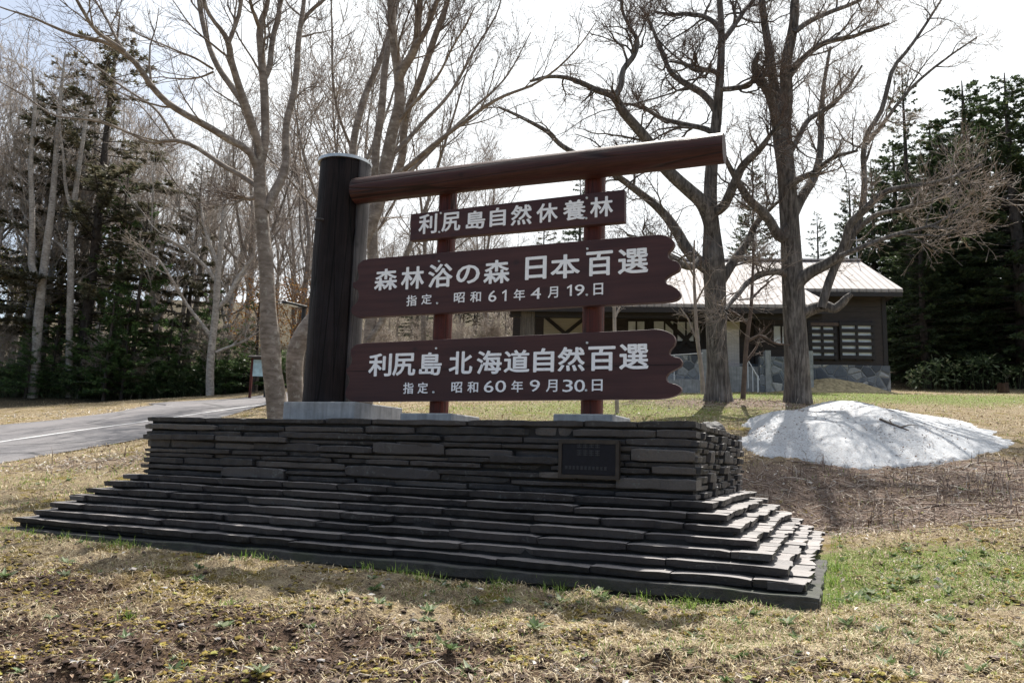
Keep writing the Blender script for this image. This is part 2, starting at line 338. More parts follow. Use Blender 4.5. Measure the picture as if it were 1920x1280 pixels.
def m_ground(t, b):
    co = t.co(); at_ = t.n('Attribute'); at_.attribute_name = 'zone'; sp = t.n('SeparateColor'); t.l(at_.outputs['Color'], sp.inputs[0])
    n1 = t.noise(co, 2.2, 6, .62); n2 = t.noise(co, 14, 5, .65); n3 = t.noise(co, 70, 3, .7); n4 = t.noise(co, 1.1, 3, .5)
    straw = t.ramp(n3, [(.25, (.16, .12, .07)), (.5, (.36, .285, .18)), (.75, (.54, .45, .31))])
    soil = t.ramp(n3, [(.25, (.03, .018, .013)), (.55, (.095, .058, .042)), (.8, (.19, .13, .10))])
    moss = t.ramp(n3, [(.25, (.08, .058, .012)), (.6, (.22, .165, .035)), (.8, (.31, .25, .07))])
    grass = t.ramp(n3, [(.25, (.06, .09, .02)), (.6, (.19, .24, .06)), (.85, (.32, .34, .13))])
    litter = t.ramp(n3, [(.25, (.07, .046, .036)), (.5, (.21, .15, .12)), (.78, (.46, .38, .33))])
    c = t.mix(t.ramp(n2, [(.42, .5), (.58, 0.)]), straw, soil)
    c = t.mix(t.ramp(t.math('ADD', t.math('MULTIPLY', n1, .7), t.math('MULTIPLY', n2, .3)), [(.52, 0.), (.58, .9)]), c, moss)
    so = t.math('ADD', sp.outputs[0], t.math('MULTIPLY', t.math('SUBTRACT', n1, .5), 1.6)); c = t.mix(t.ramp(so, [(.42, 0.), (.72, .92)]), c, soil)
    gr = t.math('ADD', sp.outputs[1], t.math('MULTIPLY', t.math('SUBTRACT', n2, .5), 1.5)); c = t.mix(t.ramp(gr, [(.38, 0.), (.8, .9)]), c, grass)
    li = t.math('ADD', sp.outputs[2], t.math('MULTIPLY', t.math('SUBTRACT', n2, .5), 1.2)); c = t.mix(t.ramp(li, [(.35, 0.), (.65, .95)]), c, litter)
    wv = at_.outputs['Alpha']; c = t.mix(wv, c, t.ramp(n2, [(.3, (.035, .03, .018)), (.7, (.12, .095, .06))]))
    t.l(c, b.inputs['Base Color']); b.inputs['Roughness'].default_value = .95; b.inputs['Specular IOR Level'].default_value = .15
    t.bump(b, t.math('ADD', n2, t.math('MULTIPLY', n3, .6)), 1., .06)
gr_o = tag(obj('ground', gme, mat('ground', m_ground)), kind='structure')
gr_o['label'] = 'sloping spring ground of straw, moss, bare soil and thin grass'

# road, its edge line
def strip(A, B, lift, nn=5):
    u = np.linspace(0, 1, nn)[None, :, None]; P = A[:, None]*(1-u)+B[:, None]*u
    z = h0(P[..., 0], P[..., 1])+lift; v = np.dstack([P, z]).reshape(-1, 3); i = np.arange(len(A)*nn).reshape(len(A), nn)
    return (v, np.stack([i[:-1, :-1], i[:-1, 1:], i[1:, 1:], i[1:, :-1]], -1).reshape(-1, 4), True)
wob = (fbm(np.arange(60)*.7, np.zeros(60), 5, 3)-.5)[:, None]*.5
def m_road(t, b):
    co = t.co(); n = t.noise(co, 140, 3, .7); bg_ = t.noise(co, .8, 4)
    c = t.mix(t.ramp(n, [(.35, 0.), (.65, 1.)]), (.085, .08, .085), (.18, .17, .175)); c = t.mix(t.ramp(bg_, [(.4, 0.), (.6, .5)]), c, (.17, .155, .155))
    cr = t.voro(t.co(scale=(1, 1, .2)), .28, 'DISTANCE_TO_EDGE'); c = t.mix(t.ramp(t.noise(co, 3.1, 5, .7), [(.52, 0.), (.7, .5)]), c, (.075, .07, .072)); c = t.mix(t.ramp(cr, [(.006, .8), (.016, 0.)]), c, (.03, .03, .03))
    t.l(c, b.inputs['Base Color']); b.inputs['Roughness'].default_value = .8; t.bump(b, n, .4, .01)
def m_line(t, b):
    n = t.noise(t.co(), 22, 5, .7); t.l(t.mix(t.ramp(n, [(.52, 0.), (.64, .7)]), (.7, .7, .7), (.22, .21, .21)), b.inputs['Base Color']); b.inputs['Roughness'].default_value = .8
rd = tag(obj('road', mesh('road', [strip(_nr+wob*0, _fr+wob, -.004, 14)], True), mat('asphalt', m_road)), 'grey asphalt road curving up behind the sign', kind='structure')
LN = np.array([hit(*p)[:2] for p in ((-420, 906), (-180, 856), (0, 828), (130, 809), (270, 790), (400, 771), (500, 757), (560, 748))]); _ln = resample(np.c_[LN, np.zeros(len(LN))], 60)[:, :2]
tn = nrm(np.gradient(_ln, axis=0)); nn_ = np.stack([-tn[:, 1], tn[:, 0]], 1)
tag(obj('road_marking', mesh('road_marking', [strip(_ln-nn_*.05, _ln+nn_*.05, .003, 3)], True), mat('road_paint', m_line)), 'worn white edge line along the road', kind='structure')

# ------------------------------------------------------------------ stone plinth
def slab(length, depth, thick, seed, rag=.02, taper=.0):
    """ragged slate: local x along its length, y = 0 outer face (outer is -y), z 0..thick; (verts, faces)"""
    n = max(3, int(length/.07)); xs = np.linspace(0, length, n+1)
    f = rag*2*(fbm(xs*5+seed*7.3, np.full(n+1, seed*1.7), seed % 97, 3)-.5)
    chip = rag*1.6*np.clip(vnoise(xs*9+seed, np.full(n+1, 3.3+seed), 5)-.72, 0, 1)*3
    f = f+chip; tz = thick*(1+.22*(vnoise(xs*3.1+seed, np.full(n+1, .5), 17)-.5)); bz = thick*.12*(vnoise(xs*4+seed, np.full(n+1, 9.5), 23))
    e = np.minimum(1, np.minimum(xs, length-xs)/.03); ed = (1-e)*thick*.10
    prof = []
    b = min(.007, thick*.1)
    for (py, pz) in ((depth, 0), (taper+.006, 0), (taper, b), (.3*taper, thick-b), (b*.8, thick), (depth*.5, thick), (depth, thick)):
        y = np.full(n+1, py)+(f if py < depth*.4 else 0); z = np.where(pz > thick*.5, tz-(thick-pz), bz+pz) - (ed if pz > thick*.5 else -ed*.5)
        y = y + ((1-e)*.012 if py < depth*.4 else 0)
        prof.append(np.stack([xs, y, z], 1))
    P = np.stack(prof, 1); k = P.shape[1]
    P[..., 2] += .004*(vnoise(P[..., 0]*23+seed, P[..., 1]*23, 3)-.5); P[..., 1] += np.where(P[..., 1] < depth*.4, .008*(vnoise(P[..., 0]*31+seed, P[..., 2]*60, 8)-.5), 0)
    i = np.arange((n+1)*k).reshape(n+1, k); j = np.roll(i, -1, 1)
    fq = np.stack([i[:-1], i[1:], j[1:], j[:-1]], -1).reshape(-1, 4)
    v = P.reshape(-1, 3)
    caps = []
    for end, fl in ((0, 1), (n, -1)):
        c = len(v); v = np.r_[v, P[end].mean(0)[None]]; r = i[end]; r2 = np.roll(r, -1)
        t = np.stack([np.full(k, c), r, r2], 1); caps.append(t if fl > 0 else t[:, ::-1])
    return v, fq, np.concatenate(caps)
def place(s, ox, oy, oz, ang):
    v, q, t = s; c, sn = math.cos(ang), math.sin(ang)
    v = v.copy(); v[:, 2] += (v[:, 0]-v[:, 0].mean())*random.uniform(-.007, .007); w = np.stack([ox+v[:, 0]*c-v[:, 1]*sn, oy+v[:, 0]*sn+v[:, 1]*c, oz+v[:, 2]], 1); return w, q, t
def slabs_mesh(name, L, m, parent):
    V, Q, T, o = [], [], [], 0
    for v, q, t in L: V.append(v); Q.append(q+o); T.append(t+o); o += len(v)
    V = np.concatenate(V); me = bpy.data.meshes.new(name)
    Q = np.concatenate(Q); T = np.concatenate(T)
    me.vertices.add(len(V)); me.vertices.foreach_set('co', V.astype(np.float32).ravel())
    me.loops.add(Q.size+T.size); me.loops.foreach_set('vertex_index', np.r_[Q.ravel(), T.ravel()].astype(np.int32))
    me.polygons.add(len(Q)+len(T)); me.polygons.foreach_set('loop_start', np.r_[np.arange(len(Q))*4, Q.size+np.arange(len(T))*3].astype(np.int32))
    me.polygons.foreach_set('use_smooth', np.zeros(len(me.polygons), bool)); me.update(calc_edges=True); me.validate()
    return obj(name, me, m, parent)
sd = [1]
def course(x0, x1, y0, y1, z0, z1, depth, lens, slens, rag, gap=.008, jut=.012, taper=0., hv=.12):
    """one course round the rectangle x0..x1, y0..y1 (outer faces)"""
    out = []
    def side(Lt, ox, oy, ang, rng_l, trim):
        s = trim; end = Lt-trim
        while s < end-.02:
            l = min(random.uniform(*rng_l), end-s)
            if end-s-l < rng_l[0]*.6: l = end-s
            sd[0] += 1; th = (z1-z0)*random.uniform(1-hv, 1.)
            sl = slab(max(.05, l-gap*random.uniform(.4, 2)), depth, th, sd[0], rag, taper)
            j = random.uniform(-jut, jut)
            if hv > .3 and random.random() < .14 and z1 < ZT-.12: v_ = sl[0].copy(); v_[:, 2] *= random.uniform(1.5, 2.0); sl = (v_, sl[1], sl[2]); j = abs(j)+.016
            c, sn = math.cos(ang), math.sin(ang)
            out.append(place(sl, ox+s*c+j*sn, oy+s*sn-j*c, z0+random.uniform(0, .15)*(z1-z0-th), ang)); s += l
    side(x1-x0, x0, y0, 0, lens, 0); side(y1-y0, x1, y0, math.pi/2, slens, .004+depth*.0+random.choice((0, depth*.98)))
    side(x1-x0, x1, y1, math.pi, lens, 0); side(y1-y0, x0, y1, -math.pi/2, slens, .004+random.choice((0, depth*.98)))
    return out
L_, D_ = 6.226, 3.056
pl = thing('stone_plinth', 'broad dark slate plinth with stepped stone base under the wooden sign', 'stone plinth', (0, 0, 0))
zb = ZT-.65
cr = []; z = zb
hs = []
while z < ZT-.03:
    hgt = random.choice((.05, .06, .066, .072, .085)); hgt = min(hgt, ZT-z)
    if ZT-(z+hgt) < .03: hgt = ZT-z
    hs.append((z, z+hgt)); z += hgt
for i, (a, c) in enumerate(hs):
    top = i == len(hs)-1
    cr += course(-L_, 0, 0, D_, a, c-.004, .26, (.35, 1.25), (.12, .34), .024, .014, .032 if not top else .012, .008, .38)
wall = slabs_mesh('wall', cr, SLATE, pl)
DARK = simple('packed_mortar', (.018, .017, .017), .95, .3, 20)
core = [box(-L_+.05, -.05, .05, D_-.05, zb-.02, ZT-.03)]
ST = []
for i in range(7):
    o = .15+.12*i; zt = zb-.079*i
    core.append(box(-L_-o+.075, o-.075, -o+.075, D_+o-.075, zt-.079-.003*i, zt-.022))
    cs = course(-L_-o, o, -o, D_+o, zt-.064, zt, .24, (.45, 1.15), (.2, .36), .032, .009, .024, .022, .2)
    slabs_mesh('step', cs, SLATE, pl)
top = []
for ix in range(14):                                       # flags on the plinth's flat top
    for iy in range(6): sd[0] += 1; top.append(place(slab(.40, .40, .03, sd[0], .01), -5.93+ix*.41, .28+iy*.41, ZT-.034+random.uniform(-.004, .004), 0))
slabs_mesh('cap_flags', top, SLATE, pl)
k = .945; kv = []
kc = course(-L_-k, k, -k, D_+k, -.085, 0, .3, (20, 21), (20, 21), .016, .004, .0, .008, .01)
ko = slabs_mesh('kerb', kc, KERB, pl); core.append(box(-L_-k+.03, k-.03, -k+.03, D_+k-.03, -.40, -.02))
obj('core', mesh('core', core), DARK, pl)
def rough_box(name, x0, x1, y0, y1, z0, z1, m, parent, bw=.012):
    o = obj(name, mesh(name, [box(x0, x1, y0, y1, z0, z1)]), m, parent); bevel(o, bw, 2); return o
for (xa, xb, yf, ybk, zt, py) in ((531, 665, .72, 1.75, 1.432, 762), (750, 846, .86, 1.58, 1.318, 778), (1037, 1148, .86, 1.58, 1.318, 780)):
    rough_box('concrete_footing', ony(xa, py, yf)[0], ony(xb, py, yf)[0], yf, ybk, ZT-.03, zt, CONC, pl)
# plaque let into the front face
pa = ony(1050, 823, -.02); pb = ony(1162, 899, -.02)
px0, px1, pz1, pz0 = pa[0], pb[0], pa[2], pb[2]
PLQ = simple('dark_bronze', (.009, .009, .014), .5, .2, 30, .2, .1, .25); PLF = simple('rusty_frame', (.03, .022, .017), .7, .4, 14, .0, .3)
pq = obj('plaque', mesh('plaque', [box(px0+.03, px1-.03, -.046, -.01, pz0+.03, pz1-.03)]), PLQ, pl); bevel(pq, .004, 1)
fr = [box(px0, px1, -.056, .0, pz1-.035, pz1), box(px0, px1, -.056, .0, pz0, pz0+.03), box(px0, px0+.03, -.054, .0, pz0+.03, pz1-.035), box(px1-.03, px1, -.054, .0, pz0+.03, pz1-.035)]
obj('frame', mesh('frame', fr), PLF, pq)
ins = []
for row, (zz, a, b_, n, hh) in enumerate(((.86, .27, .72, 4, .05), (.66, .27, .72, 4, .05), (.27, .05, .85, 11, .03))):
    for i in range(n):
        cx = px0+.03+(px1-px0-.06)*(a+(b_-a)*(i+.5)/n); cz = pz0+(pz1-pz0)*zz
        for q in range(3): ins.append(box(cx-hh*.42, cx+hh*.42, -.0485, -.045, cz+(q-1)*hh*.36-.004, cz+(q-1)*hh*.36+.004))
        ins.append(box(cx-.004, cx+.004, -.0495, -.045, cz-hh*.5, cz+hh*.5))
obj('lettering', mesh('lettering', ins), simple('worn_relief', (.022, .022, .028), .5, .2, 30, .2, 0), pq)

# ------------------------------------------------------------------ wooden sign
sg = thing('wooden_sign', 'tall rustic wooden sign with three brown lettered boards on red posts', 'wooden sign', (-2.4, 1.2, ZT))
SO = np.array([-2.4, 1.2, ZT])
def sobj(name, chunks, m, parent=None, smooth=False):      # part with world coordinates
    me = mesh(name, [(np.asarray(c[0])-SO, *c[1:]) for c in chunks], smooth)
    return obj(name, me, m, parent or sg)
def log(p0, p1, r0, r1, n=30, k=40, seed=0, wob=.008, caps=True):
    p0 = np.asarray(p0, float); p1 = np.asarray(p1, float); t = np.linspace(0, 1, n); P = p0+(p1-p0)*t[:, None]
    ax = nrm((p1-p0)[None])[0]; ref = np.array([0, 0, 1.]) if abs(ax[2]) < .8 else np.array([1., 0, 0]); A = nrm(np.cross(ax, ref)[None])[0]; B = np.cross(ax, A)
    th = np.arange(k)*2*math.pi/k; rr = (r0+(r1-r0)*t)[:, None]+wob*2*(fbm(np.cos(th)[None]*1.3+seed+5+t[:, None]*2.0, np.sin(th)[None]*1.3+7+t[:, None], seed, 3)-.5)
    V = P[:, None]+rr[..., None]*(np.cos(th)[None, :, None]*A+np.sin(th)[None, :, None]*B)
    i = np.arange(n*k).reshape(n, k); j = np.roll(i, -1, 1); out = [(V.reshape(-1, 3), np.stack([i[:-1], j[:-1], j[1:], i[1:]], -1).reshape(-1, 4), True)]
    if caps:
        for e in (0, n-1):
            v = np.r_[V[e], V[e].mean(0)[None]]; a = np.arange(k); out.append((v, np.stack([a, np.roll(a, -1), np.full(k, k)], 1) if e else np.stack([np.roll(a, -1), a, np.full(k, k)], 1), False))
    return out
PX, PY = -4.60, 1.2165
post = sobj('post', log((PX, PY, 1.42), (PX, PY, 4.47), .325, .312, 60, 72, 3, .016), POSTW)
# half-round weathered strip on the post's right flank and the crack beside it
strip_ang = [math.radians(a) for a in np.linspace(-22, 48, 14)]
v = []
for zz in np.linspace(1.43, 4.46, 12):
    for a in strip_ang: v.append((PX+.333*math.cos(a), PY+.333*math.sin(a), zz))
i = np.arange(12*14).reshape(12, 14)
v = np.array(v); vi = v.copy(); vi[:, 0] = PX+(v[:, 0]-PX)*.95; vi[:, 1] = PY+(v[:, 1]-PY)*.95
fo = np.stack([i[:-1, :-1], i[:-1, 1:], i[1:, 1:], i[1:, :-1]], -1).reshape(-1, 4)
e1 = np.stack([i[:-1, 0], i[1:, 0], i[1:, 0]+168, i[:-1, 0]+168], -1); e2 = np.stack([i[:-1, -1]+168, i[1:, -1]+168, i[1:, -1], i[:-1, -1]], -1)
WEATH = wood('weathered_slab', (.03, .025, .027), (.075, .064, .064), 'z', .6, 1.4, .4, .5, (.13, .12, .12))
sobj('facing_strip', [(np.r_[v, vi], np.r_[fo, e1, e2], True)], WEATH, post)
sobj('cap', log((PX, PY, 4.455), (PX, PY, 4.492), .338, .34, 3, 64, 0, .0), METAL, post)
sobj('peg', log(ony(602, 409, .9)+np.array([.06, .1, 0]), ony(590, 411, .8), .022, .018, 3, 10, 1, .002), WEATH, post)
yb_ = 1.05; bl = ony(668, 359, yb_); br = ony(1362, 278, yb_); rbm = (ony(1358, 306, yb_-.0)[2]-ony(1358, 251, yb_)[2])/-2
beam = sobj('beam', log((bl[0], yb_, bl[2]), (br[0]-.02, yb_, br[2]), rbm, rbm, 80, 48, 5, .012), BEAMW)
for cx, zt, ru in ((-3.10, bl[2]-.05, .109), (-1.295, br[2]-.05, .116)):
    sobj('upright', log((cx, 1.2165, 1.30), (cx, 1.2165, zt), ru, ru*.985, 30, 32, int(cx*10) % 17, .005), UPRW)
YB = 1.0165; TH = .085
def outline(px): return np.array([ony(x, y, YB)[[0, 2]] for x, y in px])
def smooth_closed(p, runs):
    return p
def board(pts, straight):
    """prism of an outline traced as pixels on the board plane; curved ends are splined"""
    o = []
    for seg in straight:
        q = outline(seg); q3 = np.c_[q, np.zeros(len(q))]; o.append(resample(q3, max(2, len(seg)*3 if len(seg) > 3 else len(seg)))[:, :2])
    o = np.concatenate(o); n = len(o)
    import bmesh
    bm = bmesh.new(); f_ = [bm.verts.new((a-SO[0], YB-SO[1], b-SO[2])) for a, b in o]; b_ = [bm.verts.new((a-SO[0], YB+TH-SO[1], b-SO[2])) for a, b in o]
    bm.faces.new(f_); bm.faces.new(b_[::-1])
    for i in range(n): bm.faces.new((f_[i], b_[i], b_[(i+1) % n], f_[(i+1) % n]))
    bmesh.ops.recalc_face_normals(bm, faces=bm.faces[:]); me = bpy.data.meshes.new('board'); bm.to_mesh(me); bm.free()
    ob = obj('board', me, BOARDW, sg); bevel(ob, .006, 2); return ob
B2R = [(1220, 440.6), (1241, 440), (1257, 445.6), (1264, 455.8), (1261, 464), (1254, 472), (1252, 480), (1257, 486), (1269, 490), (1275, 498.5), (1273, 505.6), (1263, 511.7), (1251, 519), (1246.4, 525), (1249, 531), (1259, 535), (1271, 543), (1276, 551), (1273, 558.4), (1263, 563.5), (1241, 566.5)]
B2L = [(691, 594), (668, 594), (659, 586), (659, 576), (666, 569.6), (671.5, 559.4), (670.5, 545), (661, 537), (661, 531), (670.5, 525), (672.5, 517), (670.5, 508.6), (670.5, 498.5), (678.6, 489), (693, 485)]
B3R = [(1212, 618), (1232.5, 617), (1251, 621.6), (1263.5, 630), (1266, 637.5), (1263.5, 647), (1256, 656), (1255, 664), (1262.5, 668.4), (1274, 671), (1278.5, 678), (1276.6, 685), (1266, 692), (1252, 701), (1248.4, 709), (1251, 715), (1266, 720), (1275.6, 725.6), (1277.5, 731), (1272, 738), (1257, 744.4), (1231, 748)]
B3L = [(682, 752.5), (657, 751), (648, 743), (647.5, 733), (653, 720), (655, 707), (650, 700), (649, 692), (656, 685), (660, 672), (657.5, 665), (658, 655), (665, 647.5), (680, 643)]
b1 = board(None, [[(770, 401.5), (1171, 355)], [(1171, 416), (768.5, 451.5)]])
b2 = board(None, [B2R, B2L]); b3 = board(None, [B3R, B3L])
b1['label'] = 'small plain rectangular top board'; b2['label'] = 'long middle board with scalloped ends'; b3['label'] = 'long bottom board with scalloped ends and a plank seam'
# plank seam of the bottom board
sA = ony(649, 696, YB-.001); sB = ony(1276, 683, YB-.001)
sobj('plank_seam', [boxl((sA+sB)/2+np.array([0, .0, 0]), (sB-sA)/2*.995, (0, .0022, 0), (0, 0, .0028))], simple('seam_shadow_gap', (.012, .006, .006), .9, .1, 10, 0, 0), b3)
_cache = {}
def glyph(ch, off):
    if (ch, off) in _cache: return _cache[ch, off]
    cu = bpy.data.curves.new('glyph', 'FONT'); cu.body = ch; cu.size = 1; cu.extrude = .012; cu.resolution_u = 3
    o = bpy.data.objects.new('glyph', cu); COL.objects.link(o); dg = bpy.context.evaluated_depsgraph_get(); dg.update()
    me = bpy.data.meshes.new_from_object(o.evaluated_get(dg))
    v = np.zeros(len(me.vertices)*3); me.vertices.foreach_get('co', v); v = v.reshape(-1, 3); f = [tuple(p.vertices) for p in me.polygons]
    bpy.data.objects.remove(o); bpy.data.curves.remove(cu); bpy.data.meshes.remove(me)
    _cache[ch, off] = (v, f); return v, f
def lettering(items, parent):
    VV, FF, o = [], [], 0
    for ch, x, y, w, h in items:
        big = h > 30; dig = ch in '0123456789'
        if ch == '1': v = np.array([(a, b, c) for c in (-.012, .012) for a, b in ((.25, 0), (.38, 0), (.38, .7), (.30, .7), (.05, .56), (.05, .46), (.25, .56))]); f = [tuple(range(7, 14)), tuple(range(6, -1, -1))]+[(q, (q+1) % 7, (q+1) % 7+7, q+7) for q in range(7)]
        else: v, f = glyph(ch, .022 if big else (.012 if dig else .012))
        if len(v) == 0: continue
        lo, hi = v.min(0), v.max(0); c = (lo+hi)/2; p = ony(x, y, YB); m = np.linalg.norm(p-CAM)*0+(p-CAM)@W_/F_PX   # metres per pixel there
        s = np.array([(ony(x+w/2, y, YB)-ony(x-w/2, y, YB))[0]/(hi[0]-lo[0]), (ony(x, y-h/2, YB)-ony(x, y+h/2, YB))[2]/(hi[1]-lo[1])])
        # foreshortening: width measured in the picture, board is turned away by the yaw
        e = .021 if big else (.004 if dig else .012)
        s = s*np.array([1-2*e/(hi[0]-lo[0]), 1-2*e/(hi[1]-lo[1])])
        for kk in range(8):
            dx, dz = e*math.cos(kk*math.pi/4), e*math.sin(kk*math.pi/4)
            q = np.stack([p[0]+(v[:, 0]-c[0]+dx)*s[0], YB-.003-v[:, 2]*.2-kk*.00025, p[2]+(v[:, 1]-c[1]+dz)*s[1]], 1)-SO
            VV.append(q); FF += [tuple(i+o for i in t) for t in f]; o += len(v)
    me = bpy.data.meshes.new('lettering'); me.from_pydata(np.concatenate(VV).tolist(), [], FF); me.update()
    return obj('lettering', me, PAINT, parent)
lettering([('利', 802.5, 420, 34, 37), ('尻', 846, 416, 35, 35), ('島', 892, 412.5, 36, 34), ('自', 933.6, 407, 30, 35), ('然', 977.6, 403, 39, 38), ('休', 1026, 399, 40, 36), ('養', 1077, 394, 42, 38), ('林', 1128, 388, 43, 38)], b1)
lettering([('森', 724, 524, 43, 40), ('林', 774, 521, 43, 42), ('浴', 826, 517, 46, 44), ('の', 877.7, 514.5, 44, 35), ('森', 931.5, 509.6, 49, 44), ('日', 1005, 502.5, 40, 43), ('本', 1060, 499.5, 55, 45), ('百', 1124, 494, 50, 46), ('選', 1187, 489.5, 57, 47),
           ('指', 772, 563.6, 19, 20), ('定', 800, 561, 19, 19), ('昭', 861.5, 558, 20, 19), ('和', 892, 556.4, 20, 20), ('6', 923.6, 555.3, 15, 21), ('1', 946, 554, 8, 21), ('年', 974, 552.7, 21, 21), ('4', 1005, 550, 19, 21), ('月', 1037, 548, 19, 21), ('1', 1068, 544.5, 9, 21), ('9', 1087, 544, 18, 21), ('日', 1122, 542, 18, 22)], b2)
lettering([('利', 713, 684, 43, 43), ('尻', 758, 683, 43, 42), ('島', 807.5, 682, 42, 43), ('北', 864, 680, 44, 43), ('海', 917.5, 679, 47, 44), ('道', 969, 677, 48, 42), ('自', 1019.7, 675, 39, 45), ('然', 1071, 673, 51, 46), ('百', 1128.4, 672, 51, 46), ('選', 1188.4, 668.4, 55, 48),
           ('指', 766, 727.5, 19, 21), ('定', 793, 727, 19, 21), ('昭', 856.7, 726, 20, 20), ('和', 886.7, 725.5, 20, 21), ('6', 916.7, 724.5, 18, 22), ('0', 939, 724, 20, 22), ('年', 970, 724, 22, 22), ('9', 1003, 723, 19, 22), ('月', 1034.7, 723, 21, 23), ('3', 1064.7, 723, 19, 23), ('0', 1087, 723, 20, 23), ('日', 1120, 722, 20, 22)], b3)
for par, L in ((b1, ((827, 400), (824, 435.5), (1100.5, 371.5), (1099.5, 409.5))), (b2, ((823.5, 490), (820, 568.6), (1101.5, 466.6), (1100.5, 552.7))), (b3, ((818, 653), (813, 735), (1101, 642.6), (1099, 731.6)))):
    for x, y in L:
        p = ony(x, y, YB); sobj('bolt', log(p+np.array([0, .01, 0]), p-np.array([0, .014, 0]), .0145, .011, 4, 12, 0, 0), BOLT, par)

# ------------------------------------------------------------------ snow heap
FOOT = np.array([hit(*p)[:2] for p in ((1383, 835), (1420, 858), (1500, 866), (1600, 879), (1690, 880), (1770, 868), (1835, 852), (1868, 843), (1884, 833))])
bk = [at(x, 800, d)[:2] for x, d in ((1864, 16.2), (1770, 17.8), (1640, 18.6), (1520, 18.2), (1420, 16.8))]
FOOT = np.r_[FOOT, np.array(bk)]; fr_ = np.c_[np.r_[FOOT, FOOT[:1]], np.zeros(len(FOOT)+1)]; FOOT = resample(fr_, 90)[:-1, :2]
FOOT += np.stack([fbm(np.arange(89)*.45, np.zeros(89), 41, 3)-.5, fbm(np.arange(89)*.45, np.ones(89)*7, 43, 3)-.5], 1)*.5
sx = np.arange(FOOT[:, 0].min()-.2, FOOT[:, 0].max()+.2, .055); sy = np.arange(FOOT[:, 1].min()-.2, FOOT[:, 1].max()+.2, .055); SX, SY = np.meshgrid(sx, sy)
ins_ = inpoly(SX, SY, [tuple(p) for p in FOOT]); dd = np.min(np.hypot(SX[..., None]-FOOT[None, None, :, 0], SY[..., None]-FOOT[None, None, :, 1]), -1); sdist = np.where(ins_, dd, -dd)
vv = (SX-CAM[0])*-R0[1]+(SY-CAM[1])*R0[0]; uu = (SX-CAM[0])*R0[0]+(SY-CAM[1])*R0[1]
pk = hit(1690, 850)[:2]; du = uu-((pk[0]-CAM[0])*R0[0]+(pk[1]-CAM[1])*R0[1])-.35
prof = 1-np.exp(-np.clip(sdist, 0, 9)/.95); hs_ = .50+.11*np.exp(-((du)/.45)**2)-.06*np.exp(-((du+.75)/.5)**2)+.10*np.exp(-((du+1.9)/.8)**2)-.14*np.clip(du-.2, 0, 3)
SZ = h0(SX, SY)+np.clip(prof, 0, 1)*hs_*1.02+(.08*(fbm(SX*1.3, SY*1.3, 51, 4)-.5)+.03*(fbm(SX*4.2, SY*4.2, 57, 3)-.5))*np.clip(sdist*2, 0, 1)+.022*(fbm(SX*9, SY*9, 55, 2)-.5)-.10*(sdist < 0)-.02
SV = np.stack([SX, SY, SZ], -1).reshape(-1, 3); i = np.arange(SX.size).reshape(SX.shape); q = np.stack([i[:-1, :-1], i[:-1, 1:], i[1:, 1:], i[1:, :-1]], -1).reshape(-1, 4)
keep = (sdist.ravel()[q] > -.12).any(1)
def m_snow(t, b):
    co = t.co(); n = t.noise(co, 3, 5); sp = t.noise(co, 30, 5, .8); sp2 = t.voro(t.co(), 13); band = t.noise(co, 1.2, 3)
    c = t.mix(t.ramp(n, [(.4, 0.), (.7, .4)]), (.42, .435, .46), (.30, .305, .32))
    dirt = t.math('MULTIPLY', t.ramp(sp, [(.50, 0.), (.62, .8)]), t.ramp(band, [(.35, .35), (.6, 1.)]))
    c = t.mix(dirt, c, (.17, .13, .10)); c = t.mix(t.math('MULTIPLY', t.ramp(sp2, [(.05, .8), (.11, 0.)]), t.ramp(n, [(.5, 0.), (.6, 1.)])), c, (.1, .08, .06))
    t.l(c, b.inputs['Base Color']); b.inputs['Roughness'].default_value = .7; b.inputs['Specular IOR Level'].default_value = .3; t.bump(b, t.math('ADD', n, t.math('MULTIPLY', sp, .6)), .5, .04)
tag(obj('snow_heap', mesh('snow_heap', [(SV, q[keep])], True), mat('old_snow', m_snow)), 'heap of dirty melting snow on the brown ground right of the plinth', 'snow heap')
def surf(px, py):                                          # first point of the heap or ground under a pixel
    d = np.linspace(8, 22, 700); P = CAM+ray(px, py)*d[:, None]; ix = np.clip(np.searchsorted(sx, P[:, 0]), 0, len(sx)-1); iy = np.clip(np.searchsorted(sy, P[:, 1]), 0, len(sy)-1)
    zz = np.maximum(np.where(sdist[iy, ix] > 0, SZ[iy, ix], -9), h0(P[:, 0], P[:, 1])); j = np.argmax(P[:, 2] < zz); return P[j]
TWIGM = simple('grey_twig', (.13, .10, .08), .8, .3, 20, 0, .2)
def stick(name, label, pts, r, br=()):
    p = np.array([surf(*q) for q in pts])+np.array([0, 0, r*.7]); ch = [tubes(resample(p, 8)[None], np.linspace(r, r*.5, 8)[None], 6)]
    for q in br: pp = np.array([surf(*z) for z in q])+np.array([0, 0, r]); ch.append(tubes(resample(pp, 5)[None], np.linspace(r*.5, r*.2, 5)[None], 5))
    tag(obj(name, mesh(name, ch), TWIGM), label, 'fallen branch')
stick('fallen_branch', 'dark broken branch lying on the face of the snow heap', [(1650, 787), (1675, 797), (1704, 808)], .022, [[(1672, 795), (1668, 789), (1676, 786)], [(1690, 802), (1702, 799), (1722, 800)]])
stick('fallen_branch', 'short dark twig lying near the top ridge of the snow heap', [(1680, 765), (1688, 770), (1696, 776)], .010)
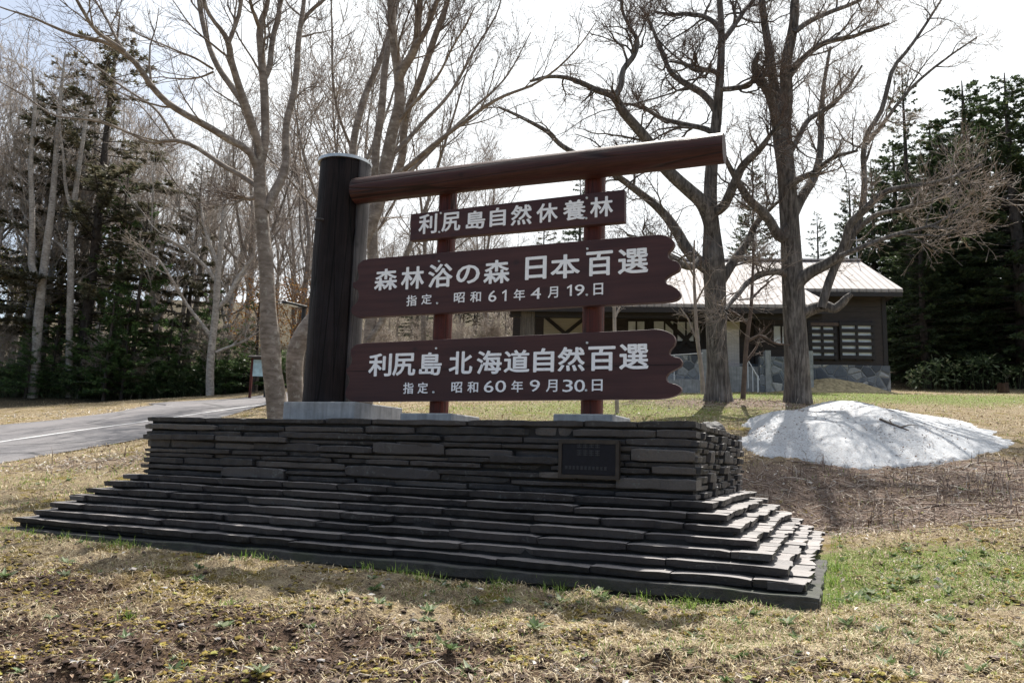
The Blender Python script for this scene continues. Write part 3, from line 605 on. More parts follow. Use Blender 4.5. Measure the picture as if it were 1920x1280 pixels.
# boulder behind the plinth's right end
def rock(name, label, c, r, m, seed):
    u = np.linspace(0, math.pi, 12); w = np.linspace(0, 2*math.pi, 18, endpoint=False); Uu, Ww = np.meshgrid(u, w, indexing='ij')
    d = np.stack([np.sin(Uu)*np.cos(Ww), np.sin(Uu)*np.sin(Ww), np.cos(Uu)], -1); n = 1+.5*(fbm(d[..., 0]*1.6+seed+d[..., 2], d[..., 1]*1.6+seed, seed, 3)-.5)
    v = (c+d*np.array(r)*n[..., None]).reshape(-1, 3); i = np.arange(12*18).reshape(12, 18); j = np.roll(i, -1, 1)
    o = obj(name, mesh(name, [(v, np.stack([i[:-1], i[1:], j[1:], j[:-1]], -1).reshape(-1, 4))], False), m); return tag(o, label, 'rock')
rp = np.array([-.42, 3.9, .0]); rp = at(1333, 799, 11.2)
rock('rock', 'dark rounded boulder just behind the right end of the plinth', np.array([rp[0], rp[1], rp[2]-.12]), (.2, .2, .2), simple('dark_boulder', (.03, .028, .03), .7, .4, 6, 0, .6), 3)

# ------------------------------------------------------------------ the park building
AF = math.radians(16.7); BA = np.array([math.cos(AF), math.sin(AF), 0]); BN = np.array([-math.sin(AF), math.cos(AF), 0])
B0 = at(1668, 741, 30); B0[2] = float(h0(B0[0], B0[1]))
ZB0 = at(1668, 685, 30)[2]
def fp(px, py, t=0.): p = onplane(px, py, B0+BN*t, BN); d = p-B0; return np.dot(d, BA), p[2]      # facade coordinates (s, z)
def bw(s, t, z): return B0*np.array([1, 1, 0])+BA*s+BN*t+np.array([0, 0, z])
def fbox(s0, s1, t0, t1, z0, z1): return boxl(bw((s0+s1)/2, (t0+t1)/2, (z0+z1)/2), BA*(s1-s0)/2, BN*(t1-t0)/2, (0, 0, (z1-z0)/2))
HO = thing('park_building', 'dark brown timber visitor building with pale metal roof and stone base', 'building', tuple(bw(-6, 2, B0[2])))
HOL = np.array(bw(-6, 2, B0[2]))
def hobj(name, chunks, m, parent=None):
    me = mesh(name, [(np.asarray(c[0])-HOL, *c[1:]) for c in chunks]); return obj(name, me, m, parent or HO)
def m_clad(t, b):
    co = t.co(); w = t.n('TexWave'); w.wave_type = 'BANDS'; w.bands_direction = 'Z'; w.wave_profile = 'SAW'; w.inputs['Scale'].default_value = 1.45; w.inputs['Distortion'].default_value = .05; t.l(co, w.inputs['Vector'])
    n = t.noise(t.co(scale=(1, 1, 9)), 3, 4); c = t.ramp(n, [(.3, (.022, .015, .014)), (.7, (.042, .029, .026))]); c = t.mix(t.ramp(w.outputs['Fac'], [(.0, .8), (.1, 0.)]), c, (.006, .005, .005))
    t.l(c, b.inputs['Base Color']); b.inputs['Roughness'].default_value = .6; t.bump(b, w.outputs['Fac'], .6, .02)
CLAD = mat('dark_timber_cladding', m_clad)
def m_stonewall(t, b):
    co = t.co(); e = t.voro(co, 2.9, 'DISTANCE_TO_EDGE'); col = t.voro(co, 2.9, 'F1', 'Color'); n = t.noise(co, 14, 4)
    hsv = t.n('SeparateColor'); t.l(col, hsv.inputs[0])
    c = t.ramp(hsv.outputs[0], [(0, (.06, .07, .09)), (.35, (.14, .16, .19)), (.7, (.24, .26, .29)), (.85, (.36, .37, .38)), (1, (.58, .55, .50))]); c = t.mix(t.ramp(n, [(.35, .35), (.65, 0.)]), c, (.05, .055, .06))
    c = t.mix(t.ramp(e, [(.02, 1.), (.05, 0.)]), c, (.20, .21, .22)); t.l(c, b.inputs['Base Color']); b.inputs['Roughness'].default_value = .75
    t.bump(b, t.math('ADD', t.ramp(e, [(.0, 0.), (.09, 1.)]), t.math('MULTIPLY', n, .3)), .7, .04)
STONEW = mat('crazy_stone_wall', m_stonewall)
def m_roof(t, b):
    w = t.n('TexWave'); w.wave_type = 'BANDS'; w.bands_direction = 'X'; w.inputs['Scale'].default_value = 1.15
    mp = t.n('Mapping'); tc = t.n('TexCoord'); mp.inputs['Rotation'].default_value = (0, 0, -AF); t.l(tc.outputs['Object'], mp.inputs[0]); t.l(mp.outputs[0], w.inputs['Vector'])
    n = t.noise(t.co(), 1.3, 5); c = t.ramp(n, [(.3, (.29, .265, .26)), (.7, (.37, .335, .33))]); c = t.mix(t.ramp(w.outputs['Fac'], [(.80, 0.), (.96, .5)]), c, (.15, .135, .13))
    t.l(c, b.inputs['Base Color']); b.inputs['Roughness'].default_value = .7; b.inputs['Specular IOR Level'].default_value = .2; t.bump(b, t.ramp(w.outputs['Fac'], [(.85, 0.), (1, 1.)]), .6, .04)
ROOFM = mat('pale_metal_roof', m_roof)
TRIM = simple('dark_trim', (.018, .013, .012), .6, .3, 12); GREYW = wood('grey_timber', (.10, .085, .07), (.18, .155, .13), 'z', .8, 1., .2, .3, (.2, .18, .16))
GLASS = simple('curtained_glass', (.72, .75, .78), .12, .15, 3, 0, 0, .9)
SHUT = mat('beige_shutter', lambda t, b: (b.inputs['Base Color'].__setattr__('default_value', (.40, .36, .28, 1)), b.inputs['Roughness'].__setattr__('default_value', .6)))
STEEL = simple('handrail_steel', (.6, .6, .62), .35, .1, 30, .7, 0)
sL = fp(962, 600)[0]; zE = fp(1600, 541, -.75)[1]; zbase = B0[2]-1.2
hobj('wall', [fbox(sL, -.02, .0, 5.8, ZB0, zE+.35)], CLAD)
hobj('stone_base', [fbox(sL, .03, -.09, 5.85, zbase, ZB0)], STONEW)
hobj('corner_trim', [fbox(-.16, .0, -.03, .12, ZB0, zE+.2)], TRIM)
# roof: front slope traced as real plane, hip on the right
eh = (-.75, zE); el_t = -2.55
slope = .56
def rz(t): return zE+slope*(t+.75)
tR = 2.9; def_r = rz(tR)
e_hi = fp(1505, 539, -.75)[0]; e_r = fp(1693, 540, -.75)[0]; lo_r = fp(1562, 578, el_t)[0]; lo_l = fp(945, 573, el_t)[0]; r_r = fp(1612, 494, tR)[0]
def rp3(s, t, dz=0): return bw(s, t, rz(t)+dz)
fpts = [rp3(lo_l, el_t), rp3(lo_r, el_t), rp3(e_hi, -.75), rp3(e_r, -.75), rp3(r_r, tR), rp3(lo_l, tR)]
tb = 2*tR+.75
bpts = [bw(e_r, tb, zE), bw(lo_l, tb, zE)]
up = np.array([0, 0, -.14])
FP = np.array(fpts); v = np.r_[FP, FP+up]; n_ = 6
chunks = [(v, np.array([(0, 1, 2, 3, 4, 5)])), (v, np.array([(11, 10, 9, 8, 7, 6)])), (v, np.array([(i, i+6, (i+1) % 6+6, (i+1) % 6) for i in range(6)]))]
BP = np.array([fpts[4], fpts[3], bpts[0]]); BP2 = np.array([fpts[5], fpts[4], bpts[0], bpts[1]])
chunks += [(np.r_[BP, BP+up], np.array([(0, 1, 2), (5, 4, 3)])), (np.r_[BP, BP+up], np.array([(1, 4, 5, 2)])), (np.r_[BP2, BP2+up], np.array([(0, 1, 2, 3), (7, 6, 5, 4), (2, 6, 7, 3), (3, 7, 4, 0)]))]
roof = hobj('roof', chunks, ROOFM)
hobj('ridge_cap', [boxl((fpts[4]+fpts[5])/2+np.array([0, 0, .03]), (fpts[4]-fpts[5])/2, BN*.14, (0, 0, .04))], ROOFM, roof)
def beam_(a, b, w, h_): a = np.asarray(a); b = np.asarray(b); d = b-a; x = nrm(np.cross(d, [0, 0, 1.])[None])[0]; return boxl((a+b)/2, d/2, x*w, (0, 0, h_))
hobj('fascia', [beam_(rp3(lo_l, el_t+.03, -.24), rp3(lo_r, el_t+.03, -.24), .03, .11), beam_(rp3(e_hi, -.72, -.22), rp3(e_r-.02, -.72, -.22), .03, .10), beam_(rp3(lo_r-.03, el_t+.06, -.25), rp3(e_hi-.03, -.75, -.25), .025, .09)], TRIM, roof)
hobj('porch_beam', [fbox(lo_l+.2, lo_r-.3, el_t+.35, el_t+.55, rz(el_t)-.48, rz(el_t)-.22)], TRIM)
hobj('antenna', [tubes(np.array([[rp3(r_r-.1, tR, -.1), rp3(r_r-.1, tR, .5), rp3(r_r-.1, tR, 1.5)]]), np.array([[.02, .02, .015]]), 6)], STEEL, roof)
# windows with slatted guards on the right wing
def slat_window(x0, x1, y0, y1, rows, cols):
    s0, z1 = fp(x0, y0); s1, z0 = fp(x1, y1)
    w = hobj('window', [fbox(s0, s1, -.035, .02, z0, z1)], TRIM)
    hobj('pane', [fbox(s0+.05, s1-.05, -.05, -.03, z0+.05, z1-.05)], GLASS, w)
    g = []
    for r in range(rows+1): zc = z1-(z1-z0)*r/rows; g.append(fbox(s0-.05, s1+.05, -.16, -.12, zc-.07, zc+.07))
    for c in range(cols+1): sc = s0+(s1-s0)*c/cols; g.append(fbox(sc-.045, sc+.045, -.122, -.06, z0-.12, z1+.12))
    hobj('slat_guard', g, TRIM, w)
slat_window(1516, 1566, 610, 671, 5, 2); slat_window(1574, 1637, 608, 671, 5, 2)
s0, z1 = fp(1518, 606); s1, z0 = fp(1570, 612); hobj('lintel_board', [fbox(s0, s1, -.17, -.02, z0, z1)], simple('brown_lintel', (.11, .075, .06), .7, .3, 10))
def window(x0, x1, y0, y1, mull, t=0.):
    s0, z1 = fp(x0, y0, t); s1, z0 = fp(x1, y1, t)
    w = hobj('window', [fbox(s0-.06, s1+.06, t-.05, t+.02, z0-.06, z1+.06)], TRIM); hobj('pane', [fbox(s0, s1, t-.065, t-.045, z0, z1)], GLASS, w)
    for mx in mull: sm = s0+(s1-s0)*mx; hobj('mullion', [fbox(sm-.035, sm+.035, t-.085, t-.06, z0, z1)], TRIM, w)
window(1178, 1208, 603, 640, (.5,)); window(1226, 1262, 603, 640, (.55,)); window(1450, 1478, 612, 645, (.52,)); window(1270, 1318, 604, 640, (.33, .66))
# beige shutter with an X brace, grey corner post
s0, z1 = fp(1020, 592, -.06); s1, z0 = fp(1100, 660, -.06)
sh = hobj('shutter', [fbox(s0, s1, -.08, -.02, z0+(z1-z0)*i/16+.004, z0+(z1-z0)*(i+1)/16-.006) for i in range(16)], SHUT)
for fl in (0, 1):
    a = bw(s0, -.12+.03*fl, z0 if fl else z1); b = bw(s1, -.12+.03*fl, z1 if fl else z0); d = (b-a)/2; hobj('brace', [boxl((a+b)/2, d, BN*.012, np.cross(nrm(d[None])[0], BN)*.075)], TRIM, sh)
s0 = fp(977, 600, el_t+.45)[0]; s1 = fp(1003, 600, el_t+.45)[0]; hobj('porch_post', [fbox(s0, s1, el_t+.3, el_t+.62, zbase, rz(el_t)-.22)], GREYW)
for px in (1225, 1330, 1440, 1545): s0 = fp(px, 600, el_t+.45)[0]; hobj('porch_post', [fbox(s0-.09, s0+.09, -.12, .0, ZB0, zE+.1)], TRIM)
for a, b in (((1242, 595), (1300, 650)), ((1318, 600), (1270, 655))): 
    p = fp(*a, -.1); q_ = fp(*b, -.1); A_ = bw(p[0], -.1-(a[0] > 1300)*.05, p[1]); B_ = bw(q_[0], -.1-(a[0] > 1300)*.05, q_[1]); d = (B_-A_)/2; hobj('brace', [boxl((A_+B_)/2, d, BN*.02, np.cross(nrm(d[None])[0], BN)*.08)], TRIM)
# light entrance panel with brick-like pale siding, terrace wall, concrete piers, handrails
def m_side(t, b):
    br = t.n('TexBrick'); mp = t.n('Mapping'); tc = t.n('TexCoord'); mp.inputs['Rotation'].default_value = (math.pi/2, 0, 0); t.l(tc.outputs['Object'], mp.inputs[0]); t.l(mp.outputs[0], br.inputs['Vector'])
    br.inputs['Scale'].default_value = 6.; br.inputs['Color1'].default_value = (.62, .56, .52, 1); br.inputs['Color2'].default_value = (.52, .47, .43, 1); br.inputs['Mortar'].default_value = (.28, .25, .23, 1); br.inputs['Brick Width'].default_value = 1.2; br.inputs['Row Height'].default_value = .28
    t.l(br.outputs[0], b.inputs['Base Color']); b.inputs['Roughness'].default_value = .7
s0, z1 = fp(1352, 604, -1.2); s1, z0 = fp(1386, 706, -1.2); pn = hobj('entrance_screen', [fbox(s0, s1, -1.3, -1.0, z0, z1)], mat('pale_tile', m_side))
hobj('screen_top', [fbox(s0-.02, s1+.02, -1.32, -.98, z1-.28, z1+.02)], SHUT, pn)
TW = -2.3
s0, z1 = fp(1180, 664, TW); s1, z0 = fp(1524, 738, TW); z1 = fp(1440, 668, TW)[1]
hobj('terrace_wall', [fbox(s0, fp(1350, 700, TW)[0], TW, TW+.3, z0-.8, z1), fbox(fp(1425, 700, TW)[0], s1, TW, TW+.3, z0-.8, z1)], STONEW)
hobj('terrace_floor', [fbox(s0, s1+.02, TW+.28, -.08, z0-.8, z1-.35)], CONC)
hobj('concrete_apron', [fbox(s0, fp(1345, 700, TW)[0], TW-.25, TW+.02, z0-.8, fp(1300, 712, TW)[1])], CONC)
for px in (1321, 1440, 1519): s = fp(px, 690, TW)[0]; hobj('concrete_pier', [fbox(s-.10, s+.10, TW-.06, TW+.32, z0-.8, fp(1440, 657, TW)[1])], CONC)
rl = []
for (xa, ya), (xb, yb) in (((1398, 668), (1424, 712)), ((1255, 666), (1318, 662))):
    rl.append(tubes(np.array([[bw(fp(xa, ya, TW-.3)[0], TW-.3, fp(xa, ya, TW-.3)[1]), bw(fp((xa+xb)/2, (ya+yb)/2, TW-.3)[0], TW-.3, fp((xa+xb)/2, (ya+yb)/2, TW-.3)[1]), bw(fp(xb, yb, TW-.3)[0], TW-.3, fp(xb, yb, TW-.3)[1])]]), np.full((1, 3), .022), 6))
for px, ya, yb in ((1402, 673, 720), (1411, 690, 726), (1420, 702, 735), (1422, 704, 738), (1312, 663, 705), (1264, 665, 705)):
    a = fp(px, ya, TW-.3); b = fp(px, yb, TW-.3); rl.append(tubes(np.array([[bw(a[0], TW-.3, a[1]), bw(a[0], TW-.3, b[1]-.15)]]), np.full((1, 2), .018), 6))
hobj('handrail', [rl[0]]+rl[2:6], STEEL); hobj('handrail', [rl[1]]+rl[6:], STEEL)
# grassy bump in front of the stone base
bpx = hit(1555, 742); bx, by = np.meshgrid(np.linspace(-2.6, 2.6, 40), np.linspace(-1.4, 1.4, 24)); rr2 = (bx/2.4)**2+(by/1.2)**2
BX = B0[0]+BA[0]*(fp(1555, 735, -1.5)[0]+bx)+BN[0]*(-1.6+by); BY = B0[1]+BA[1]*(fp(1555, 735, -1.5)[0]+bx)+BN[1]*(-1.6+by)
BZ = h0(BX, BY)+.62*np.exp(-rr2*1.6)*(1+.3*(fbm(BX*1.5, BY*1.5, 77, 3)-.5))-.06
i = np.arange(BX.size).reshape(BX.shape)
tag(obj('earth_mound', mesh('earth_mound', [(np.stack([BX, BY, BZ], -1).reshape(-1, 3), np.stack([i[:-1, :-1], i[:-1, 1:], i[1:, 1:], i[1:, :-1]], -1).reshape(-1, 4))], True), simple('dry_turf', (.27, .225, .14), .95, .5, 9, 0, .8, .1, bd=.05)), 'low mound of dry turf against the building wall', kind='structure')

# ------------------------------------------------------------------ trees
def grow(P, R, per, length, ang, nseg, wig, up, tip=.25, tmin=.15, rr=.55, rmax=1e9, lvar=.4, droop=0., r0=None):
    """children of the branches P (N,n,3) / R (N,n), all at once"""
    N, n = P.shape[:2]; cnt = per if np.ndim(per) == 0 else None
    par = np.repeat(np.arange(N), per); M = len(par)
    if M == 0: return np.zeros((0, nseg, 3)), np.zeros((0, nseg))
    t = rng.uniform(tmin, 1., M)*(n-1.001); i = t.astype(int); u = (t-i)[:, None]
    p = P[par, i]*(1-u)+P[par, i+1]*u; r = R[par, i]*(1-u[:, 0])+R[par, i+1]*u[:, 0]
    d = nrm(P[par, i+1]-P[par, i]); rv = nrm(rng.normal(size=(M, 3))); s = nrm(np.cross(d, rv))
    a = np.radians(rng.normal(ang, ang*.25, M))[:, None]; d = nrm(d*np.cos(a)+s*np.sin(a)); d[:, 2] += up*.5; d = nrm(d)
    L = np.linalg.norm(np.diff(P, axis=1), axis=2).sum(1)[par]
    ln = length*(1-.55*t/(n-1))*np.exp(rng.normal(0, lvar, M))
    ln = ln if not isinstance(length, str) else ln
    st = (ln/(nseg-1))[:, None]; out = np.zeros((M, nseg, 3)); out[:, 0] = p; cur = d
    for k in range(1, nseg):
        cur = cur+rng.normal(0, wig, (M, 3)); cur[:, 2] += up-droop*(k/nseg); cur = nrm(cur); out[:, k] = out[:, k-1]+cur*st
    rb = np.minimum(r*rr, rmax)
    if r0 is not None: rb = np.minimum(rb, r0*np.exp(rng.normal(0, .2, M)))
    return out, rb[:, None]*np.linspace(1, tip, nseg)[None]
def bark(name, c1, c2, sc, bumpd=.03, vs=(6, 6, .9), lich=None, stren=.8):
    def f(t, b):
        co = t.co(scale=vs); n = t.noise(co, sc, 6, .65); w = t.noise(t.co(), 3, 4)
        c = t.mix(t.ramp(n, [(.35, 0.), (.65, 1.)]), c1, c2); c = t.mix(t.ramp(w, [(.4, .4), (.62, 0.)]), c, tuple(v*.5 for v in c1))
        if lich: c = t.mix(t.ramp(t.noise(t.co(), 7, 5, .7), [(.55, 0.), (.68, .75)]), c, lich)
        t.l(c, b.inputs['Base Color']); b.inputs['Roughness'].default_value = .85; b.inputs['Specular IOR Level'].default_value = .25; t.bump(b, n, stren, bumpd)
    return mat(name, f)
BARK_GREY = bark('smooth_grey_bark', (.15, .12, .10), (.33, .285, .25), 2.2, .012, (2.2, 2.2, 7), (.42, .40, .36), .5)
BARK_OAK = bark('furrowed_bark', (.055, .049, .046), (.26, .238, .222), 2.6, .06, (7, 7, .7), None, 1.)
TWIG_BROWN = simple('brown_twigs', (.115, .082, .066), .75, .3, 6, 0, 0, .3)
TWIG_GREY = simple('grey_twigs', (.29, .24, .205), .75, .3, 6, 0, 0, .3)
TWIG_PALE = simple('pale_twigs', (.36, .305, .26), .75, .3, 6, 0, 0, .3)
def limb3(pts, d, spread=(0, 0), n=16, seed=0):
    """a limb traced as (px, py, radius in px), at distance d drifting by `spread` in depth along it"""
    q = resample(np.array(pts, float), n); tt = np.linspace(0, 1, n); ds = d+spread[0]+(spread[1]-spread[0])*tt
    P = np.array([at(a, b, e) for (a, b, _), e in zip(q, ds)]); return P, np.maximum(q[:, 2], .6)*ds/F_PX
def hero(name, label, limbs, d, barkm, twigm, spec, n=16, flare=None, base=None, group=None):
    Ps, Rs = [], []
    for j, lb in enumerate(limbs):
        pts, sp = lb[0], lb[1]
        P, R = limb3(pts, d, sp, n)
        P = P+np.cumsum(rng.normal(0, .012, P.shape), 0)*np.linspace(0, 1, n)[:, None]*(0 if j == 0 else 1)
        Ps.append(P); Rs.append(R)
    P0, R0_ = Ps[0], Rs[0]
    z = float(height(P0[0, 0], P0[0, 1])); r = thing(name, label, 'tree', (P0[0, 0], P0[0, 1], z), 0, group); O = np.array([P0[0, 0], P0[0, 1], z])
    P = np.array(Ps); R = np.array(Rs)
    # trunk and limbs
    ch = []
    for q in range(len(P)):
        k = 22 if R[q, 0] > .12 else (12 if R[q, 0] > .05 else 7); m = 60 if R[q, 0] > .12 else 28
        pr = resample(np.c_[P[q], R[q]], m); rr = np.maximum(pr[:, 3], .002)
        v, f, s_ = tubes(pr[None, :, :3], rr[None], k)
        if k == 22:
            V3 = v.reshape(m, k, 3); c = pr[:, None, :3]; th = np.arange(k)*2*math.pi/k
            w = 1+.16*(fbm(np.cos(th)[None]*2.2+9+0*c[..., 0], np.sin(th)[None]*2.2+c[..., 2]*.9, 61+q, 3)-.5)
            if q == 0 and flare: w = w*(1+flare*np.exp(-(pr[:, 2]-pr[0, 2])/.35))[:, None]
            v = (c+(V3-c)*w[..., None]).reshape(-1, 3)
        ch.append((v-O, f, True))
    if base is not None: ch.append((tubes(np.array([[P0[0]+[0, 0, -.6], P0[0]+[0, 0, -.2], P0[0]+[0, 0, .02]]]), np.array([[R0_[0]*1.3, R0_[0]*1.25, R0_[0]*(1+(flare or 0))]]), 22)[0]-O, tubes(np.zeros((1, 3, 3))+np.arange(3)[None, :, None], np.ones((1, 3)), 22)[1], True))
    # procedural limbs and twigs on everything but the lower trunk
    tw = [q for q in range(1, len(limbs)) if len(limbs[q]) == 2]; Pl, Rl = P[tw], R[tw]      # a third entry marks a dead limb without twigs
    big, fine = [], []
    cur = (Pl, Rl)
    for lv, sp in enumerate(spec):
        c = grow(cur[0], cur[1], **sp); k = 6 if lv == 0 else (4 if lv == 1 else 3)
        v, f, s_ = tubes(c[0], np.maximum(c[1], .0031*d/16), k); (ch if lv == 0 else fine).append((v-O, f, lv < 2)); cur = c
    obj('trunk', mesh(name+'_trunk', ch, True), barkm, r); obj('crown', mesh(name+'_crown', fine), twigm, r)
    return r
def sp(per, length, ang, nseg, wig, up, **k): return dict(per=per, length=length, ang=ang, nseg=nseg, wig=wig, up=up, **k)

# smooth grey tree left of the big post
T1 = [([(523, 792, 20), (518, 745, 19), (511, 700, 17.5), (507, 640, 18), (504, 590, 15), (499, 500, 13.2), (491, 410, 12), (487, 340, 11), (486, 300, 10.88)], (0, 0)),
      ([(486, 305, 8.84), (484, 285, 7.48), (463, 208, 6.46), (437, 168, 6.12), (406, 124, 5.44), (386, 74, 4.76), (373, 17, 4.42), (366, -60, 3.4), (360, -140, 2.04)], (0, .8)),
      ([(487, 305, 8.84), (487, 285, 7.82), (470, 225, 7.48), (453, 175, 6.8), (433, 111, 6.12), (427, 77, 5.44), (413, 58, 4.08), (388, 20, 3.4), (375, -50, 2.38)], (0, -.9)),
      ([(428, 82, 4.08), (437, 60, 4.08), (450, 20, 3.74), (453, -50, 2.72)], (-.8, -.6)),
      ([(487, 310, 9.52), (494, 285, 8.16), (497, 200, 7.82), (492, 118, 7.14), (489, 50, 6.12), (500, 25, 4.76), (508, -10, 4.08), (515, -90, 2.72)], (0, .3)),
      ([(490, 60, 4.76), (480, 38, 4.08), (468, 15, 3.4), (455, -30, 2.72)], (.2, -.5)),
      ([(495, 150, 5.44), (504, 130, 5.44), (511, 77, 5.1), (522, 27, 4.76), (524, -40, 3.4)], (.2, 1.0)),
      ([(497, 395, 8.84), (508, 372, 8.84), (534, 319, 7.82), (537, 235, 6.8), (551, 168, 6.12), (557, 111, 5.78), (559, 74, 5.1), (567, 15, 4.08), (575, -70, 2.72)], (0, 1.4)),
      ([(558, 80, 4.08), (571, 34, 3.74), (600, 7, 3.4), (640, -30, 2.38)], (1.2, 1.7)),
      ([(486, 325, 8.16), (474, 292, 7.14), (430, 262, 6.8), (376, 228, 6.46), (322, 198, 6.12), (289, 165, 5.576), (255, 118, 5.168), (235, 97, 4.76), (202, 77, 4.08), (161, 70, 3.4), (114, 54, 2.72), (60, 30, 2.04), (0, 12, 1.36), (-70, -15, 0.68)], (0, -2.2)),
      ([(235, 97, 4.08), (212, 80, 3.74), (181, 57, 3.536), (165, 30, 3.4), (148, 3, 2.992), (130, -40, 2.04)], (-1.7, -2.4)),
      ([(231, 94, 3.4), (218, 72, 2.72), (205, 44, 2.516), (190, 20, 2.176), (172, -10, 1.7), (160, -40, 1.36)], (-1.7, -1.2)),
      ([(484, 352, 5.44), (474, 343, 5.1), (420, 312, 4.624), (376, 282, 4.08), (329, 262, 3.74), (302, 272, 3.06), (262, 259, 2.72), (222, 242, 2.448), (175, 230, 2.176), (111, 228, 1.768), (40, 185, 1.36), (-20, 150, 0.816)], (0, 1.6)),
      ([(331, 264, 2.72), (289, 202, 2.312), (249, 175, 2.04), (195, 134, 1.632), (141, 87, 1.224), (100, 60, 0.816)], (.9, 1.9)),
      ([(400, 130, 2.38), (370, 112, 2.176), (325, 95, 1.7), (270, 75, 1.36), (235, 62, 0.884)], (.5, -.6)),
      ([(400, 135, 2.04), (380, 143, 1.904), (350, 147, 1.632), (310, 145, 1.224), (285, 148, 0.816)], (.5, .9)),
      ([(484, 372, 5.44), (474, 368, 4.08), (466, 366, 4.08), (462, 366, 3.4)], (0, -.1))]
hero('grey_barked_tree', 'smooth grey tree with rising forked limbs just left of the big post', T1, 14, BARK_GREY, TWIG_BROWN,
     [sp(6, 1.3, 40, 9, .10, .05, rr=.5, r0=.02, tmin=.2), sp(7, .65, 42, 7, .12, .05, rr=.6, r0=.008, tmin=.15), sp(4, .3, 42, 5, .15, .05, rr=.7, r0=.0042, tmin=.2)], flare=.05, base=1)
# cut-barked stem leaning behind the post and the brown and grey stems right of it
T1B = [([(557, 790, 14.45), (555, 745, 14.45), (552, 700, 15.3), (556, 655, 16.15), (572, 622, 16.15), (600, 585, 15.3), (630, 540, 14.45), (660, 490, 13.6), (690, 430, 12.75), (712, 370, 12.75), (722, 320, 11.9)], (0, .4)),
       ([(720, 325, 11.9), (734, 252, 10.62), (748, 188, 9.775), (744, 134, 8.925), (734, 67, 8.075), (728, 0, 7.225), (722, -80, 5.1)], (.4, .2)),
       ([(746, 160, 7.65), (752, 138, 8.5), (777, 94, 7.65), (783, 50, 6.8), (786, 0, 5.95), (790, -70, 4.25)], (.3, -.6)),
       ([(781, 85, 5.95), (795, 62, 5.525), (815, 0, 4.675), (830, -70, 3.4)], (-.3, -.9)),
       ([(716, 350, 5.95), (735, 335, 5.1), (758, 318, 5.1), (815, 269, 4.25), (869, 228, 3.57), (922, 188, 3.06), (1003, 151, 2.21), (1070, 94, 1.53), (1110, 40, 0.85)], (.4, -1.8)),
       ([(725, 300, 5.1), (758, 269, 4.25), (800, 222, 3.57), (835, 188, 3.06), (885, 101, 2.21), (926, 34, 1.53), (940, -20, 0.85)], (.4, 1.5)),
       ([(738, 240, 4.25), (775, 195, 3.4), (815, 150, 2.55), (850, 90, 1.955), (890, 20, 1.19)], (.4, -1.)),
       ([(712, 365, 5.1), (760, 330, 3.91), (830, 262, 2.89), (885, 205, 2.21), (960, 130, 1.445), (1000, 60, 0.85)], (.4, .6))]
hero('leaning_tree', 'leaning brown stemmed tree that curves up behind the big post', T1B, 14.6, BARK_GREY, TWIG_BROWN,
     [sp(10, 1.35, 36, 9, .09, .06, rr=.5, r0=.017, tmin=.2), sp(6, .7, 38, 7, .11, .05, rr=.6, r0=.0075, tmin=.15), sp(4, .32, 40, 5, .14, .05, rr=.7, r0=.004, tmin=.2)], flare=.05, base=1)
T2 = [([(688, 782, 11.47), (689, 700, 10.71), (694, 620, 10.71), (702, 540, 10.32), (698, 450, 9.945), (700, 380, 9.558), (704, 310, 9.18)], (0, .3)),
      ([(703, 330, 8.415), (706, 270, 7.65), (715, 215, 7.267), (722, 140, 6.502), (735, 60, 5.737), (748, -20, 4.59), (760, -90, 3.06)], (.3, .9)),
      ([(700, 400, 6.885), (720, 360, 7.65), (748, 316, 7.65), (761, 218, 6.885), (788, 151, 6.502), (815, 74, 6.12), (842, 0, 4.973), (865, -70, 3.443)], (.3, -.4)),
      ([(699, 430, 6.885), (672, 360, 6.885), (660, 285, 6.885), (675, 205, 6.273), (695, 145, 5.661), (712, 105, 5.049), (728, 50, 4.284), (743, -20, 3.06)], (.3, 1.7)),
      ([(690, 640, 6.12), (712, 610, 6.12), (730, 560, 5.737), (752, 500, 5.355), (775, 440, 4.207), (800, 380, 3.519), (820, 300, 2.678), (850, 200, 1.913), (880, 100, 1.071)], (0, 1.0)),
      ([(660, 280, 3.06), (640, 230, 2.678), (625, 160, 2.295), (622, 80, 1.989), (620, 0, 1.53), (620, -60, 1.071)], (1.6, 1.0))]
hero('multi_stem_tree', 'grey multi-stemmed tree rising directly behind the boards beside the big post', T2, 16.2, BARK_GREY, TWIG_BROWN,
     [sp(10, 1.5, 36, 9, .09, .06, rr=.5, r0=.017, tmin=.2), sp(6, .75, 38, 7, .11, .05, rr=.6, r0=.0078, tmin=.15), sp(4, .34, 40, 5, .14, .05, rr=.7, r0=.0042, tmin=.2)], flare=.1, base=1)
